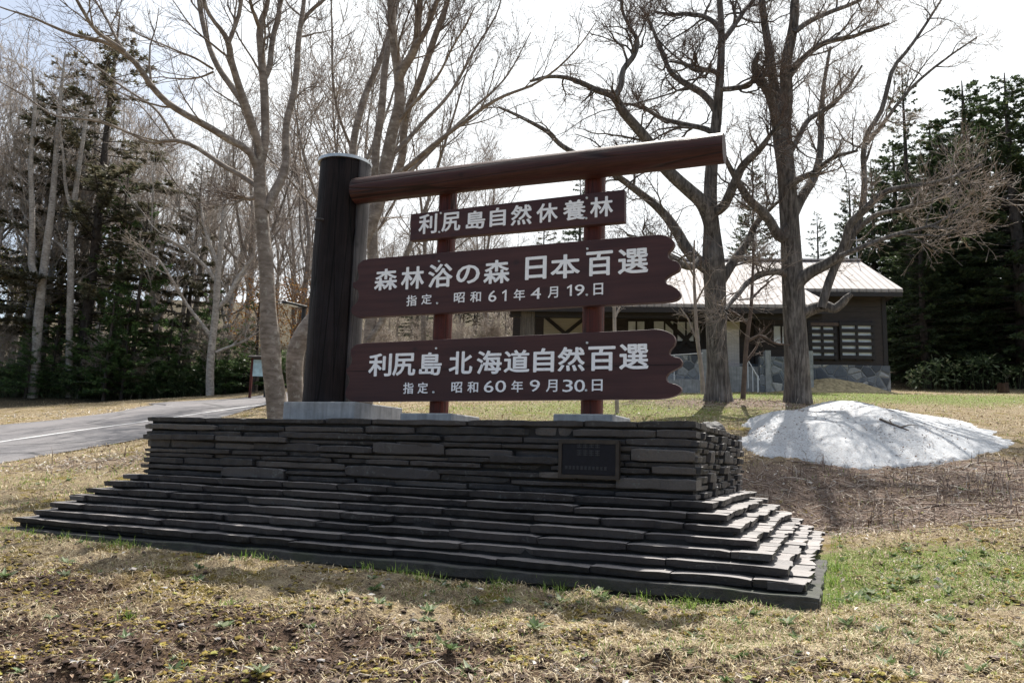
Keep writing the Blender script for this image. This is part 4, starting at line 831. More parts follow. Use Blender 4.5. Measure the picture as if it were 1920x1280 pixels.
# the two oaks in front of the building
T3 = [([(1346, 756, 25), (1346, 735, 22), (1345, 690, 20), (1343, 620, 19), (1341, 550, 19.5), (1338, 500, 21), (1336, 450, 17), (1332, 390, 13.5), (1334, 319, 11.5), (1343, 230, 9.5), (1350, 142, 7.5), (1353, 71, 6.5), (1350, 11, 5.5), (1344, -60, 4)], (0, .2)),
      ([(1336, 440, 13), (1321, 386, 13), (1286, 351, 12), (1251, 318, 11), (1215, 262, 10), (1171, 208, 8.5), (1151, 178, 7.5), (1117, 165, 5.5), (1085, 150, 4.4), (1053, 141, 3.6), (1000, 150, 2.5)], (0, -1.6)),
      ([(1153, 182, 5.5), (1164, 161, 6), (1168, 134, 5.5), (1188, 107, 5), (1195, 84, 4.4), (1185, 60, 3.6), (1171, 34, 3), (1160, -10, 2)], (-1.3, -.4)),
      ([(1338, 512, 12), (1315, 495, 12), (1285, 462, 10.5), (1259, 417, 9), (1230, 385, 7.5), (1197, 359, 6.6), (1158, 331, 6), (1110, 300, 5.5), (1063, 279, 5), (1027, 245, 4.2), (980, 218, 3.2), (936, 195, 2.2)], (0, 1.6)),
      ([(1310, 487, 8), (1298, 500, 7.5), (1280, 497, 7), (1258, 484, 6), (1235, 466, 5), (1210, 452, 4), (1180, 440, 2.6)], (0, -2)),
      ([(1334, 400, 9), (1350, 392, 9), (1375, 347, 8.5), (1392, 312, 7.5), (1424, 280, 6), (1445, 250, 4), (1470, 225, 2.5)], (0, -1.4)),
      ([(1345, 540, 9), (1357, 520, 9), (1385, 475, 8), (1399, 458, 7), (1420, 415, 6), (1440, 392, 4), (1475, 360, 2.5)], (0, 1.0)),
      ([(1345, 215, 7), (1340, 204, 7), (1318, 177, 6.5), (1285, 158, 6), (1261, 142, 5), (1242, 105, 4), (1225, 60, 3), (1205, 20, 2)], (.1, 1.6)),
      ([(1350, 168, 5), (1372, 166, 5), (1403, 160, 4.5), (1421, 145, 3.5), (1450, 140, 2)], (.1, -1.0)),
      ([(1349, 140, 5), (1330, 131, 4.5), (1304, 131, 4), (1280, 115, 3), (1255, 112, 2)], (.1, -1.3)),
      ([(1352, 60, 5), (1340, 44, 5), (1318, 32, 4.2), (1290, 27, 3.8), (1261, 28, 3), (1230, 20, 2)], (.1, .9)),
      ([(1340, 250, 6), (1325, 243, 5.5), (1290, 235, 5), (1240, 222, 4.2), (1205, 205, 3.4), (1160, 195, 2.2)], (.1, 2.0)),
      ([(1353, 80, 5), (1375, 50, 5), (1395, 20, 4.2), (1420, -20, 3)], (.1, 1.2))]
OAK = [sp(12, 1.6, 52, 10, .26, .05, rr=.55, r0=.032, tmin=.15, lvar=.35), sp(8, .85, 50, 8, .25, .05, rr=.6, r0=.014, tmin=.15), sp(7, .42, 48, 6, .22, .05, rr=.65, r0=.0075, tmin=.15)]
hero('oak_tree', 'bare crooked oak with furrowed trunk between the sign and the building, left of the pair', T3, 20, BARK_OAK, TWIG_BROWN, OAK, flare=.18, base=1)
T4 = [([(1495, 762, 26), (1495, 740, 24), (1494, 690, 22.5), (1491, 620, 21), (1488, 560, 20), (1485, 500, 19), (1482, 440, 18), (1478, 380, 17), (1474, 319, 16), (1467, 260, 17), (1464, 225, 17)], (0, .1)),
      ([(1466, 245, 12), (1460, 205, 11.5), (1452, 170, 9.5), (1442, 89, 7.5), (1431, 18, 6), (1425, -60, 4.5)], (.1, .6)),
      ([(1468, 245, 13), (1474, 195, 12), (1475, 117, 10.5), (1488, 53, 9), (1493, 0, 7.5), (1500, -70, 5)], (.1, -.5)),
      ([(1462, 262, 9), (1456, 227, 9), (1442, 177, 8), (1422, 140, 7.5), (1415, 115, 6), (1424, 95, 3)], (.1, -.8), 'dead'),
      ([(1486, 560, 14), (1502, 522, 12), (1530, 505, 11), (1555, 492, 10), (1580, 472, 8.6), (1594, 425, 7.6), (1630, 390, 6.6), (1665, 361, 5.5), (1720, 350, 4.4), (1771, 340, 3.6), (1810, 327, 2.6), (1850, 310, 1.6)], (0, -1.8)),
      ([(1498, 592, 12), (1518, 582, 11), (1545, 576, 9.5), (1565, 581, 8.5), (1577, 572, 7.6), (1585, 562, 6), (1590, 556, 4)], (0, -.6), 'dead'),
      ([(1540, 578, 8), (1545, 568, 8.5), (1552, 535, 8), (1567, 497, 7.4), (1592, 455, 6.8), (1612, 410, 6), (1622, 330, 5.4), (1622, 265, 5), (1658, 198, 4.4), (1679, 124, 3.8), (1711, 85, 3.2), (1746, 35, 2.5), (1780, -20, 1.5)], (-.5, .8)),
      ([(1600, 440, 5), (1640, 405, 4.6), (1690, 392, 4), (1745, 378, 3.4), (1800, 350, 2.6), (1860, 300, 1.6)], (-.2, -1.4)),
      ([(1575, 480, 5), (1620, 462, 4.6), (1680, 440, 4), (1740, 425, 3.2), (1790, 400, 2.4), (1830, 370, 1.5)], (-1, -2.6)),
      ([(1625, 270, 4), (1650, 240, 3.6), (1700, 175, 3), (1760, 120, 2.3), (1835, 65, 1.3)], (.5, 1.6)),
      ([(1480, 420, 10), (1502, 372, 9), (1525, 335, 8), (1536, 300, 7), (1541, 230, 5.6), (1545, 170, 4), (1560, 90, 2.5)], (.0, 1.8)),
      ([(1477, 150, 6), (1490, 128, 6), (1510, 105, 5.6), (1552, 78, 5), (1594, 71, 4), (1630, 60, 3), (1668, 46, 2)], (0, -1.2)),
      ([(1488, 62, 5), (1515, 42, 5), (1545, 28, 4.4), (1612, 0, 3.4), (1660, -20, 2)], (-.4, .8)),
      ([(1478, 420, 11), (1466, 445, 10), (1438, 407, 9), (1399, 368, 7.6), (1378, 335, 6), (1360, 300, 4), (1352, 270, 2)], (0, -1.2)),
      ([(1480, 515, 8), (1465, 510, 7), (1440, 510, 6.4), (1405, 527, 5.4), (1378, 558, 4.4), (1360, 580, 3)], (0, -1.6)),
      ([(1476, 355, 8), (1492, 340, 7), (1525, 325, 5), (1560, 300, 4), (1610, 285, 2.6)], (0, -2.)),
      ([(1474, 300, 6), (1495, 262, 5.5), (1515, 225, 5), (1560, 195, 4), (1590, 160, 3), (1615, 120, 2)], (0, 1.2))]
hero('oak_tree', 'bare oak with broken low limb right of the other oak, before the slatted windows', T4, 20.3, BARK_OAK, TWIG_GREY,
     [sp(11, 1.35, 46, 10, .17, .05, rr=.55, r0=.026, tmin=.15, lvar=.35), sp(7, .85, 44, 8, .16, .07, rr=.6, r0=.0115, tmin=.15), sp(6, .42, 44, 6, .16, .06, rr=.65, r0=.006, tmin=.15)], flare=.1, base=1)
# saplings and scrub at the oaks' feet
def sapling(name, label, stems, d, twm, spec):
    return hero(name, label, stems, d, twm, twm, spec, n=10)
SAP = [sp(6, .5, 45, 6, .14, .06, rr=.6, r0=.008), sp(4, .25, 45, 5, .16, .05, rr=.6, r0=.0045)]
sapling('sapling', 'thin young tree with pale stem standing left of the left oak', [([(1318, 738, 4.5), (1316, 700, 4), (1308, 640, 3.6), (1303, 560, 3), (1301, 500, 2.4), (1302, 450, 1.5)], (0, 0)), ([(1308, 640, 2), (1290, 600, 1.7), (1270, 570, 1.2)], (0, .3)), ([(1304, 570, 2), (1320, 540, 1.6), (1335, 515, 1)], (0, -.3)), ([(1302, 520, 2), (1285, 490, 1.5), (1262, 470, 1)], (0, -.3))], 18.6, TWIG_GREY, SAP)
sapling('sapling', 'reddish young tree growing between the two oaks', [([(1393, 748, 5), (1396, 700, 4.4), (1400, 640, 4), (1408, 580, 3.4), (1411, 520, 2.6), (1414, 450, 1.5)], (0, 0)), ([(1400, 640, 3), (1425, 630, 2.6), (1455, 645, 2), (1480, 650, 1.2)], (0, -.4)), ([(1404, 610, 3), (1385, 590, 2.4), (1362, 575, 1.4)], (0, .3)), ([(1409, 560, 2.6), (1430, 540, 2), (1455, 520, 1.2)], (0, .3)), ([(1398, 680, 3), (1415, 655, 2.4), (1428, 620, 1.6)], (0, .2))], 19.2, TWIG_BROWN, SAP)
sapling('sapling', 'slender bare sapling seen between the boards and the left oak', [([(1158, 790, 4), (1156, 740, 4), (1153, 650, 3.6), (1152, 590, 3.4), (1151, 540, 3), (1149, 480, 2)], (0, 0)), ([(1152, 600, 2), (1162, 570, 1.6), (1170, 545, 1)], (0, .3)), ([(1152, 580, 1.6), (1140, 550, 1.3), (1130, 520, 1)], (0, .3))], 17.5, TWIG_PALE, SAP)

# ------------------------------------------------------------------ conifers
NEEDLE_DARK = islands('dark_needles', [(0, (.03, .05, .024)), (.5, (.05, .078, .034)), (.85, (.08, .11, .046)), (1, (.125, .145, .065))], .5, .32)
NEEDLE_GREEN = islands('green_needles', [(0, (.06, .11, .04)), (.5, (.095, .165, .058)), (.85, (.14, .215, .075)), (1, (.20, .26, .10))], .55, .42)
NEEDLE_OLIVE = islands('olive_needles', [(0, (.065, .07, .044)), (.5, (.11, .108, .066)), (.8, (.155, .14, .09)), (1, (.21, .18, .125))], .6, .35)
BARK_SPRUCE = bark('spruce_bark', (.045, .036, .031), (.12, .10, .088), 3, .03, (5, 5, 1.6))
def conifer(h, rb, cb, whorl, nb, pts, slen, swid, droop, trunk_r, power=.85, lower=.75, gap=.1):
    zs = np.arange(cb*h, h*.985, whorl); Pb, Lb = [], []
    for z in zs:
        t = (z-cb*h)/(h*(1-cb)); r = rb*(1-t)**power*(lower+(1-lower)*min(1, t/.22))
        for k in range(max(3, int(round(nb*(1-.45*t))))):
            if rng.random() < gap: continue
            a = rng.uniform(0, 2*math.pi); L = r*rng.uniform(.62, 1.15)+.12; Lb.append(L); s = np.linspace(0, 1, 6); dz = L*(.28*(t*1.2)*s-droop*(1-t*.8)*s**1.6+.10*s**3)
            Pb.append(np.stack([np.cos(a)*L*s, np.sin(a)*L*s, z+rng.normal(0, whorl*.3)+dz], 1))
    Pb = np.array(Pb); Lb = np.array(Lb)
    tr = resample(np.array([(0, 0, -.6), (rng.normal(0, .04), rng.normal(0, .04), h*.35), (0, 0, h*.7), (0, 0, h)]), 14); tR = trunk_r*(1-np.linspace(0, 1, 14))**.8+.015
    wood_ = [tubes(tr[None], tR[None], 10), tubes(Pb, np.outer(.006+.012*Lb, np.linspace(1, .35, 6)), 3)]
    N = len(Pb); cnt = np.maximum(9, (pts*Lb/rb).astype(int)); par = np.repeat(np.arange(N), cnt); M = len(par)
    u = np.sqrt(rng.uniform(.04, 1., M))*4.999; i = u.astype(int); f = (u-i)[:, None]; p = Pb[par, i]*(1-f)+Pb[par, i+1]*f; d = nrm(Pb[par, i+1]-Pb[par, i])
    side = nrm(np.cross(d, np.array([0, 0, 1.])))*rng.choice([-1, 1], M)[:, None]
    dd = nrm(d*rng.uniform(.4, 1., (M, 1))+side*rng.uniform(.1, 1., (M, 1))+np.array([0, 0, 1.])*rng.normal(-.12, .32, (M, 1)))
    nn = nrm(np.array([0, 0, 1.])+rng.normal(0, .5, (M, 3))); ln = slen*rng.uniform(.6, 1.25, M)*(.55+.45*np.minimum(1, Lb[par]/(.5*rb)))
    q = [leaves(p, dd, nn, ln, swid*ln/slen)]
    d2 = nrm(dd+.75*np.cross(nn, dd)); d3 = nrm(dd-.75*np.cross(nn, dd)); m2 = p+dd*(ln*.25)[:, None]
    q += [leaves(m2, d2, nn, ln*.62, swid*.8), leaves(m2, d3, nn, ln*.62, swid*.8), leaves(m2, nrm(dd+.8*nn), side, ln*.5, swid*.7)]
    return mesh('trunk', wood_, True), mesh('foliage', q)
CON = {}
def con_proto(key, needles, barkm=BARK_SPRUCE, n=2, **kw):
    CON[key] = []
    for _ in range(n):
        a, b = conifer(**kw); a.materials.append(barkm); b.materials.append(needles); CON[key].append((a, b, kw['h']))
con_proto('dense', NEEDLE_DARK, n=3, h=14, rb=2.9, cb=.08, whorl=.24, nb=9, pts=80, slen=.27, swid=.03, droop=.35, trunk_r=.26, power=.62, lower=.85, gap=.06)
con_proto('open', NEEDLE_DARK, n=3, h=14, rb=2.9, cb=.12, whorl=.4, nb=8, pts=80, slen=.27, swid=.03, droop=.22, trunk_r=.22, power=.8, gap=.14)
con_proto('thin', NEEDLE_OLIVE, n=2, h=14, rb=2.6, cb=.16, whorl=.40, nb=7, pts=80, slen=.26, swid=.028, droop=.2, trunk_r=.13, power=.8, gap=.2)
con_proto('mid', NEEDLE_GREEN, n=2, h=12, rb=2.5, cb=.1, whorl=.42, nb=7, pts=60, slen=.27, swid=.03, droop=.2, trunk_r=.17, power=.8, gap=.15)
con_proto('young', NEEDLE_GREEN, n=3, h=5, rb=1.5, cb=.08, whorl=.24, nb=6, pts=40, slen=.2, swid=.024, droop=.12, trunk_r=.07, power=.9, gap=.1)
def put(key, name, label, cat, px, d, top, i=0, group=None, parts=('trunk', 'foliage'), wide=1., base=None):
    """one tree of a kind: pixel column and distance of its foot, picture row of its top"""
    g = gpos(px, d)
    if base is not None: g[2] = base
    zt = ztop(g[0], g[1], top); P = (CON if key in CON else BARE)[key]; a, b, h = P[i % len(P)]
    s = max(.12, (zt-g[2])/h); t = thing(name, label, cat, tuple(g-np.array([0, 0, .05])), rng.uniform(0, 6.28), group); t.scale = (s*wide, s*wide, s)
    obj(parts[0], a, None, t); obj(parts[1], b, None, t); return t
SPR = [  # px, d, top row, kind, label
    (1932, 36, 135, 'dense', 'very tall dark spruce at the right edge, tallest of the spruces beyond the snow heap', 1.35),
    (1845, 40, 150, 'dense', 'dark spruce with a pointed top directly left of the tallest spruce', 1.3),
    (1725, 41, 126, 'open', 'tall dark spruce whose thin tip shows through the right oak branches behind the roof', .85),
    (1745, 37, 335, 'dense', 'lower dense spruce beside the right end of the building', 1.1),
    (1995, 38, 165, 'dense', 'dark spruce cut by the right edge of the view', 1.1),
    (1880, 43, 180, 'dense', 'dark spruce standing behind the two tallest spruces', 1.1),
    (1655, 43, 300, 'open', 'spruce rising behind the right hip of the metal roof', 1.),
    (1610, 46, 330, 'open', 'dark spruce behind the antenna on the metal roof', 1.),
    (1545, 48, 395, 'open', 'spruce behind the ridge right of the right oak trunk', .9),
    (1420, 46, 270, 'open', 'narrow dark spruce between the two oaks behind the metal roof', .62),
    (1395, 52, 395, 'thin', 'thin olive conifer behind the ridge between the oaks', .9),
    (1080, 55, 330, 'open', 'open spruce seen behind the upper boards of the sign', 1.),
    (1010, 58, 378, 'thin', 'thin conifer behind the gap under the beam', 1.1),
    (1215, 56, 430, 'open', 'dark spruce behind the right ends of the sign boards', 1.1),
    (1300, 58, 455, 'thin', 'low olive conifer behind the roof left of the left oak', 1.1),
    (880, 62, 455, 'thin', 'distant olive conifer behind the small top board', 1.2),
    (770, 60, 470, 'open', 'distant dark conifer behind the left ends of the boards', 1.2),
    (1780, 47, 430, 'dense', 'shaded low spruce deep behind the spruces at the right', 1.3),
    (1930, 44, 420, 'dense', 'shaded spruce at the far right behind the tallest spruce', 1.3),
    (1700, 44, 265, 'dense', 'full dark spruce just beyond the right hip of the roof', 1.25),
    (1775, 46, 225, 'dense', 'broad dark spruce closing the gap left of the tallest pair', 1.3),
    (1815, 50, 250, 'dense', 'dark spruce far back in the wood right of the building', 1.3),
    (1715, 50, 400, 'dense', 'shaded spruce deep in the wood right of the building', 1.3)]
for i, (px, d, top, key, lab, w) in enumerate(SPR): put(key, 'spruce_tree', lab, 'tree', px, d, top, i, wide=w)
FIR = [(132, 41.5, 22, 'thin', 'tall olive spruce with a broken outline, highest tree at the upper left', 1.5),
    (30, 42.5, 95, 'thin', 'lichen grey conifer left of the tall olive spruce', 1.1),
    (231, 40.5, 372, 'young', 'bright green young fir with a dense pointed crown in the wood', .75),
    (215, 39.6, 560, 'young', 'dark young fir with a bare double stem at the road edge', 1.2),
    (300, 40.5, 590, 'young', 'small green fir right of the bare double stem', 1.3),
    (160, 41, 600, 'young', 'small green fir left of the bare double stem', 1.3),
    (375, 41, 540, 'young', 'young fir behind the pale forked tree by the road', 1.1),
    (90, 42.5, 560, 'young', 'young fir half hidden by bamboo grass at the left', 1.3),
    (185, 42, 300, 'mid', 'dark fir deep in the wood below the tall olive spruce', .9),
    (330, 43, 300, 'thin', 'grey olive conifer deep in the wood right of the bright fir', 1.),
    ]
for i, (px, d, top, key, lab, w) in enumerate(FIR): put(key, 'fir_tree', lab, 'tree', px, d, top, i, wide=w)

for i in range(10):
    px = 40+i*47+rng.uniform(-12, 12); put('young', 'fir_tree', 'small green fir among many alike in front of the wood beyond the road', 'tree', px, rng.uniform(39.2, 40.6), rng.uniform(545, 660), i, 'young firs beyond the road', wide=1.25)
# ------------------------------------------------------------------ bare wood left of the road
BARK_PALE = bark('pale_bark', (.28, .25, .225), (.55, .51, .47), 2.4, .012, (2.2, 2.2, 6), (.10, .09, .08), .4)
def bare(h, r, fork, lean, nl, tw=.007):
    top = np.array([rng.normal(0, lean), rng.normal(0, lean), h]); mid = top*np.array([.35, .35, .5])+np.r_[rng.normal(0, .25, 2), 0]
    P0 = resample(np.array([(0, 0, -.5), (0, 0, 0), mid*.5+np.r_[rng.normal(0, .15, 2), 0], mid, top*.78+np.r_[rng.normal(0, .3, 2), 0], top]), 16); R0 = r*np.linspace(1.1, .10, 16)
    Ps, Rs = [P0], [R0]
    for _ in range(fork):
        j = rng.integers(4, 9); a = rng.uniform(0, 6.28); dr = np.array([math.cos(a), math.sin(a), 0]); e = P0[j]+dr*h*rng.uniform(.10, .2)+np.array([0, 0, (h-P0[j][2])*rng.uniform(.7, .98)])
        Ps.append(resample(np.array([P0[j], P0[j]+dr*h*.05+np.array([0, 0, h*.09]), (P0[j]+e)/2+dr*h*.035, e]), 16)); Rs.append(R0[j]*.72*np.linspace(1, .12, 16))
    P, R = np.array(Ps), np.array(Rs)
    l1 = grow(P, R, nl, h*.26, 46, 9, .13, .09, rr=.55, tmin=.28); l2 = grow(*l1, 7, h*.11, 44, 7, .15, .05, rr=.6); l3 = grow(*l2, 6, h*.05, 44, 5, .16, .04, rr=.7)
    return (mesh('trunk', [tubes(P, R, 10), tubes(l1[0], np.maximum(l1[1], tw*1.3), 5)], True), mesh('twigs', [tubes(l2[0], np.maximum(l2[1], tw), 3), tubes(l3[0], np.maximum(l3[1], tw*.75), 3)]))
BARE = {}
def bare_proto(key, barkm, twm, n, **kw):
    BARE[key] = []
    for _ in range(n): a, b = bare(**kw); a.materials.append(barkm); b.materials.append(twm); BARE[key].append((a, b, kw['h']))
bare_proto('pale', BARK_PALE, TWIG_PALE, 4, h=13, r=.17, fork=2, lean=.7, nl=13)
bare_proto('brown', BARK_GREY, TWIG_GREY, 3, h=12, r=.13, fork=2, lean=.9, nl=13)
bare_proto('scrub', TWIG_GREY, TWIG_PALE, 3, h=4, r=.035, fork=4, lean=.6, nl=8, tw=.006)
# three pale trunks that can be told apart, traced
PALE = [sp(6, 1.8, 40, 9, .12, .05, rr=.5, r0=.035, tmin=.25), sp(6, .9, 44, 7, .13, .05, rr=.6, r0=.016), sp(5, .45, 44, 5, .15, .04, rr=.65, r0=.009)]
FT = [('pale tree whose white trunk forks low, at the left edge of the wood', [([(63, 740, 9), (66, 690, 8.5), (70, 620, 8.5), (76, 560, 8), (84, 490, 7), (92, 430, 6.5), (98, 380, 5.5), (104, 300, 4.5), (112, 200, 3.5), (120, 120, 2)], (0, .5)), ([(70, 530, 6), (62, 510, 6), (61, 440, 5), (60, 380, 4.5), (58, 300, 4), (66, 200, 3), (62, 130, 1.6)], (0, -.5))], 40.5),
      ('pale tree with a straight slim trunk right of the white forked trunk', [([(130, 742, 6), (130, 650, 6), (131, 585, 6), (133, 520, 6), (133, 440, 5.5), (138, 390, 5), (150, 300, 4), (165, 200, 2.5)], (0, 0)), ([(133, 500, 3.5), (122, 470, 3), (105, 455, 2.4), (90, 450, 1.5)], (0, .6)), ([(137, 410, 3), (125, 360, 3), (118, 290, 2.2), (112, 230, 1.2)], (0, -.6))], 41),
      ('pale tree with a fan of long upswept branches standing at the road edge', [([(394, 742, 7.5), (394, 690, 7), (398, 640, 6.5), (404, 590, 6.5), (407, 540, 6), (412, 480, 5), (418, 420, 4.2), (424, 350, 3), (432, 280, 1.8)], (0, 0)), ([(406, 580, 5), (425, 560, 4.5), (442, 530, 4), (458, 505, 3.2), (478, 480, 2.2)], (0, .8)), ([(399, 635, 4), (380, 610, 3.4), (350, 570, 3), (320, 520, 2.4), (285, 475, 1.8), (255, 465, 1)], (0, -1.0)), ([(403, 525, 4), (385, 500, 3.4), (365, 480, 2.8), (330, 455, 2), (300, 440, 1.2)], (0, -.6)), ([(410, 500, 4), (398, 470, 3.4), (385, 430, 2.6), (375, 380, 1.6)], (0, .5)), ([(405, 660, 3), (430, 650, 2.6), (455, 640, 2.2), (480, 625, 1.3)], (0, .3))], 38.5)]
for lab, lb, d in FT: hero('pale_tree', lab, lb, d, BARK_PALE, TWIG_PALE, PALE, n=12, base=1)
GP = 'bare pale trees crowding the wood left of the road'; GB = 'bare brown trees of the wood behind the sign'
for i in range(24):
    px = -170+i*27+rng.uniform(-10, 10); d = rng.uniform(41.5, 56); top = np.interp(px, [-170, 0, 130, 230, 330, 460, 560], [130, 140, 125, 190, 235, 265, 280])+rng.uniform(-30, 130)
    put('pale', 'bare_tree', 'thin pale bare tree among many alike in the wood left of the road', 'tree', px, d, top, i, GP, ('trunk', 'crown'))
for i in range(30):
    px = 470+i*26+rng.uniform(-12, 12); d = rng.uniform(46, 75); top = np.interp(px, [450, 560, 700, 950, 1250], [300, 300, 395, 440, 450])+rng.uniform(-25, 70)
    put('brown', 'bare_tree', 'thin brown bare tree among many alike on the slope behind the sign', 'tree', px, d, top, i, GB, ('trunk', 'crown'))
for px, d, top, key, lab in ((598, 25, 55, 'brown', 'bare brown tree filling the gap between the grey tree and the big post'), (655, 31, 70, 'brown', 'bare tree whose fine crown shows above the big post cap'), (445, 43, 165, 'brown', 'bare tree with a fine crown behind the lower limb of the grey tree'), (545, 42, 150, 'brown', 'slim bare tree behind the street lamp'), (790, 34, 230, 'brown', 'bare tree behind the small top board'), (905, 40, 300, 'brown', 'slight bare tree behind the left upright')):
    put(key, 'bare_tree' if key != 'scrub' else 'bare_shrub', lab, 'tree' if key != 'scrub' else 'shrub', px, d, top, int(px), None, ('trunk', 'crown'))
def scrub(px, d, top, i, lab, grp): put('scrub', 'bare_shrub', lab, 'shrub', px, d, top, i, grp, ('stem', 'crown'), wide=1.4)
for i in range(26):
    px = -60+i*22+rng.uniform(-8, 8); scrub(px, rng.uniform(39.5, 44), rng.uniform(600, 690), i, 'pale bare shrub among many alike along the wooded edge of the road', 'bare shrubs along the road edge')
for i in range(26):
    px = 590+i*17+rng.uniform(-8, 8); scrub(px, rng.uniform(38, 56), rng.uniform(580, 640), i, 'pale bare shrub among many alike on the bank seen under the boards', 'bare shrubs on the bank behind the sign')
# rust-leaved tree between the pale fan tree and the grey barked tree
ORANGE = islands('rust_leaves', [(0, (.16, .06, .02)), (.4, (.32, .14, .04)), (.75, (.42, .22, .06)), (1, (.48, .33, .10))], .7, .3)
def leaf_cloud(n, c, r, L, Wd, up=.3):
    u = rng.normal(size=(n, 3)); u = nrm(u)*rng.uniform(0, 1, (n, 1))**.4; P = c+u*np.array(r)
    k = (vnoise(P[:, 0]*1.6+P[:, 2], P[:, 1]*1.6+P[:, 2]*.7, 5) > .48); P = P[k]; n = len(P)
    return leaves(P, rnd_dirs(n)+rng.normal(0, .5, (n, 3)), np.array([0, 0, 1.])+rng.normal(0, .6, (n, 3)), L*rng.uniform(.6, 1.3, n), Wd)
def leafy(name, label, px, d, top, key, m, n, r, zc, L=.12, Wd=.04, cat='tree'):
    t = put(key, name, label, cat, px, d, top, 1, None, ('trunk', 'crown')); s = t.scale[0]; h = (BARE[key][1][2])
    obj('leaves', mesh('leaves', [leaf_cloud(n, np.array([0, 0, h*zc]), (r[0]/s, r[0]/s, r[1]/s), L/s, Wd/s)]), m, t); return t
leafy('rust_leaved_tree', 'young tree with rusty orange leaves behind the pale fan branched tree', 470, 40, 440, 'brown', ORANGE, 3400, (1.9, 2.3), .5)
leafy('rust_leaved_tree', 'small tree with yellowish orange leaves behind the street lamp', 555, 41.5, 430, 'brown', ORANGE, 2800, (1.7, 2.4), .5)
YEL = islands('yellow_green_leaves', [(0, (.10, .10, .02)), (.5, (.20, .19, .04)), (1, (.33, .30, .08))], .7, .35)
leafy('budding_tree', 'slim tree with sparse yellow green leaves at the left edge of the wood', 15, 41, 330, 'pale', YEL, 2600, (2.4, 3.6), .45)
leafy('budding_tree', 'slim tree with thin yellow green leaves between the pale trunks', 185, 43, 400, 'pale', YEL, 1500, (1.8, 2.8), .42)
# bamboo grass below the wood: nobody could count it
SASA = islands('bamboo_grass_leaves', [(0, (.045, .07, .032)), (.5, (.10, .145, .065)), (.85, (.18, .235, .11)), (1, (.36, .35, .22))], .4, .45, .5)
def thicket(name, label, spots, n, h, L, Wd, m, kind='stuff'):
    PX = rng.uniform(0, 1, n); out = []
    px = np.interp(PX, np.linspace(0, 1, len(spots)), [s[0] for s in spots]); dn = np.interp(PX, np.linspace(0, 1, len(spots)), [s[1] for s in spots])
    dd_ = dn+np.abs(rng.normal(0, 1, n))*2.6; top = np.interp(PX, np.linspace(0, 1, len(spots)), [s[2] for s in spots])
    r = W_[None]*1+R_[None]*((px-960)/F_PX)[:, None]; xy = CAM[None, :2]+(r*dd_[:, None])[:, :2]; g = height(xy[:, 0], xy[:, 1])
    hh = top*(.45+.8*fbm(xy[:, 0]*.7, xy[:, 1]*.7, 91, 3))*np.sqrt(rng.uniform(.02, 1, n)); P = np.c_[xy, g+hh]
    D = rnd_dirs(n)+np.array([0, 0, 1.])*rng.normal(-.15, .45, (n, 1)); q = leaves(P, D, np.array([0, 0, 1.])+rng.normal(0, .45, (n, 3)), L*rng.uniform(.6, 1.3, n), Wd)
    m_ = n//14; st = np.c_[xy[:m_], g[:m_]]; pts = np.stack([st, st+np.c_[rng.normal(0, .1, (m_, 2)), hh[:m_]*.6], st+np.c_[rng.normal(0, .22, (m_, 2)), hh[:m_]*1.15]], 1)
    me = mesh(name, [q, tubes(pts, np.full((m_, 3), .008), 3)]); me.materials.append(m); return tag(obj(name, me), label, None, None, kind)
thicket('bamboo_grass', 'dense dark bamboo grass along the foot of the wood', [(-220, 40.0, 1.9), (0, 40.6, 2.0), (150, 40.6, 1.7), (300, 40.2, 1.5), (420, 40.5, 1.9), (520, 42, 2.1), (700, 46, 1.6)], 42000, 2., .30, .042, SASA)
thicket('undergrowth', 'patchy green undergrowth below the spruces right of the building', [(1700, 33.8, .9), (1770, 33.6, 1.9), (1860, 33, 1.5), (2050, 33, 1.0)], 1100, 1., .26, .04, SASA)
thicket('bank_scrub', 'low green and brown scrub on the bank behind the sign', [(600, 47, 1.0), (800, 48, 1.2), (1000, 47, 1.3), (1250, 46, .9)], 9000, 1., .26, .04, islands('bank_leaves', [(0, (.05, .045, .025)), (.5, (.10, .09, .045)), (1, (.20, .21, .08))], .7, .2))
# far wood closing the slope
def far_wood():
    ch, fo = [], []
    tp, tR_, NB = [], [], 0
    n = 230; px = rng.uniform(-260, 2150, n); d = rng.uniform(62, 105, n); TP = []
    for a, e in zip(px, d):
        g = gpos(a, e); h = rng.uniform(5, 9)*(1.0 if a < 560 or a > 1560 else .62); TP.append((g, h))
    P = np.array([[g-[0, 0, .5], g+[rng.normal(0, .2), rng.normal(0, .2), h*.5], g+[rng.normal(0, .4), rng.normal(0, .4), h]] for g, h in TP]); P = np.array([resample(p, 8) for p in P])
    R = np.outer(np.full(n, .12), np.linspace(1, .15, 8)); l1 = grow(P, R, 12, 2.4, 48, 6, .14, .1, rr=.5, tmin=.25); l2 = grow(*l1, 8, 1.1, 46, 4, .16, .06, rr=.6)
    return mesh('far_wood', [tubes(P, R, 5), tubes(l1[0], np.maximum(l1[1], .014), 3), tubes(l2[0], np.maximum(l2[1], .010), 3)])
tag(obj('far_wood', far_wood(), TWIG_GREY), 'distant bare wood closing the slope behind everything', None, None, 'stuff')

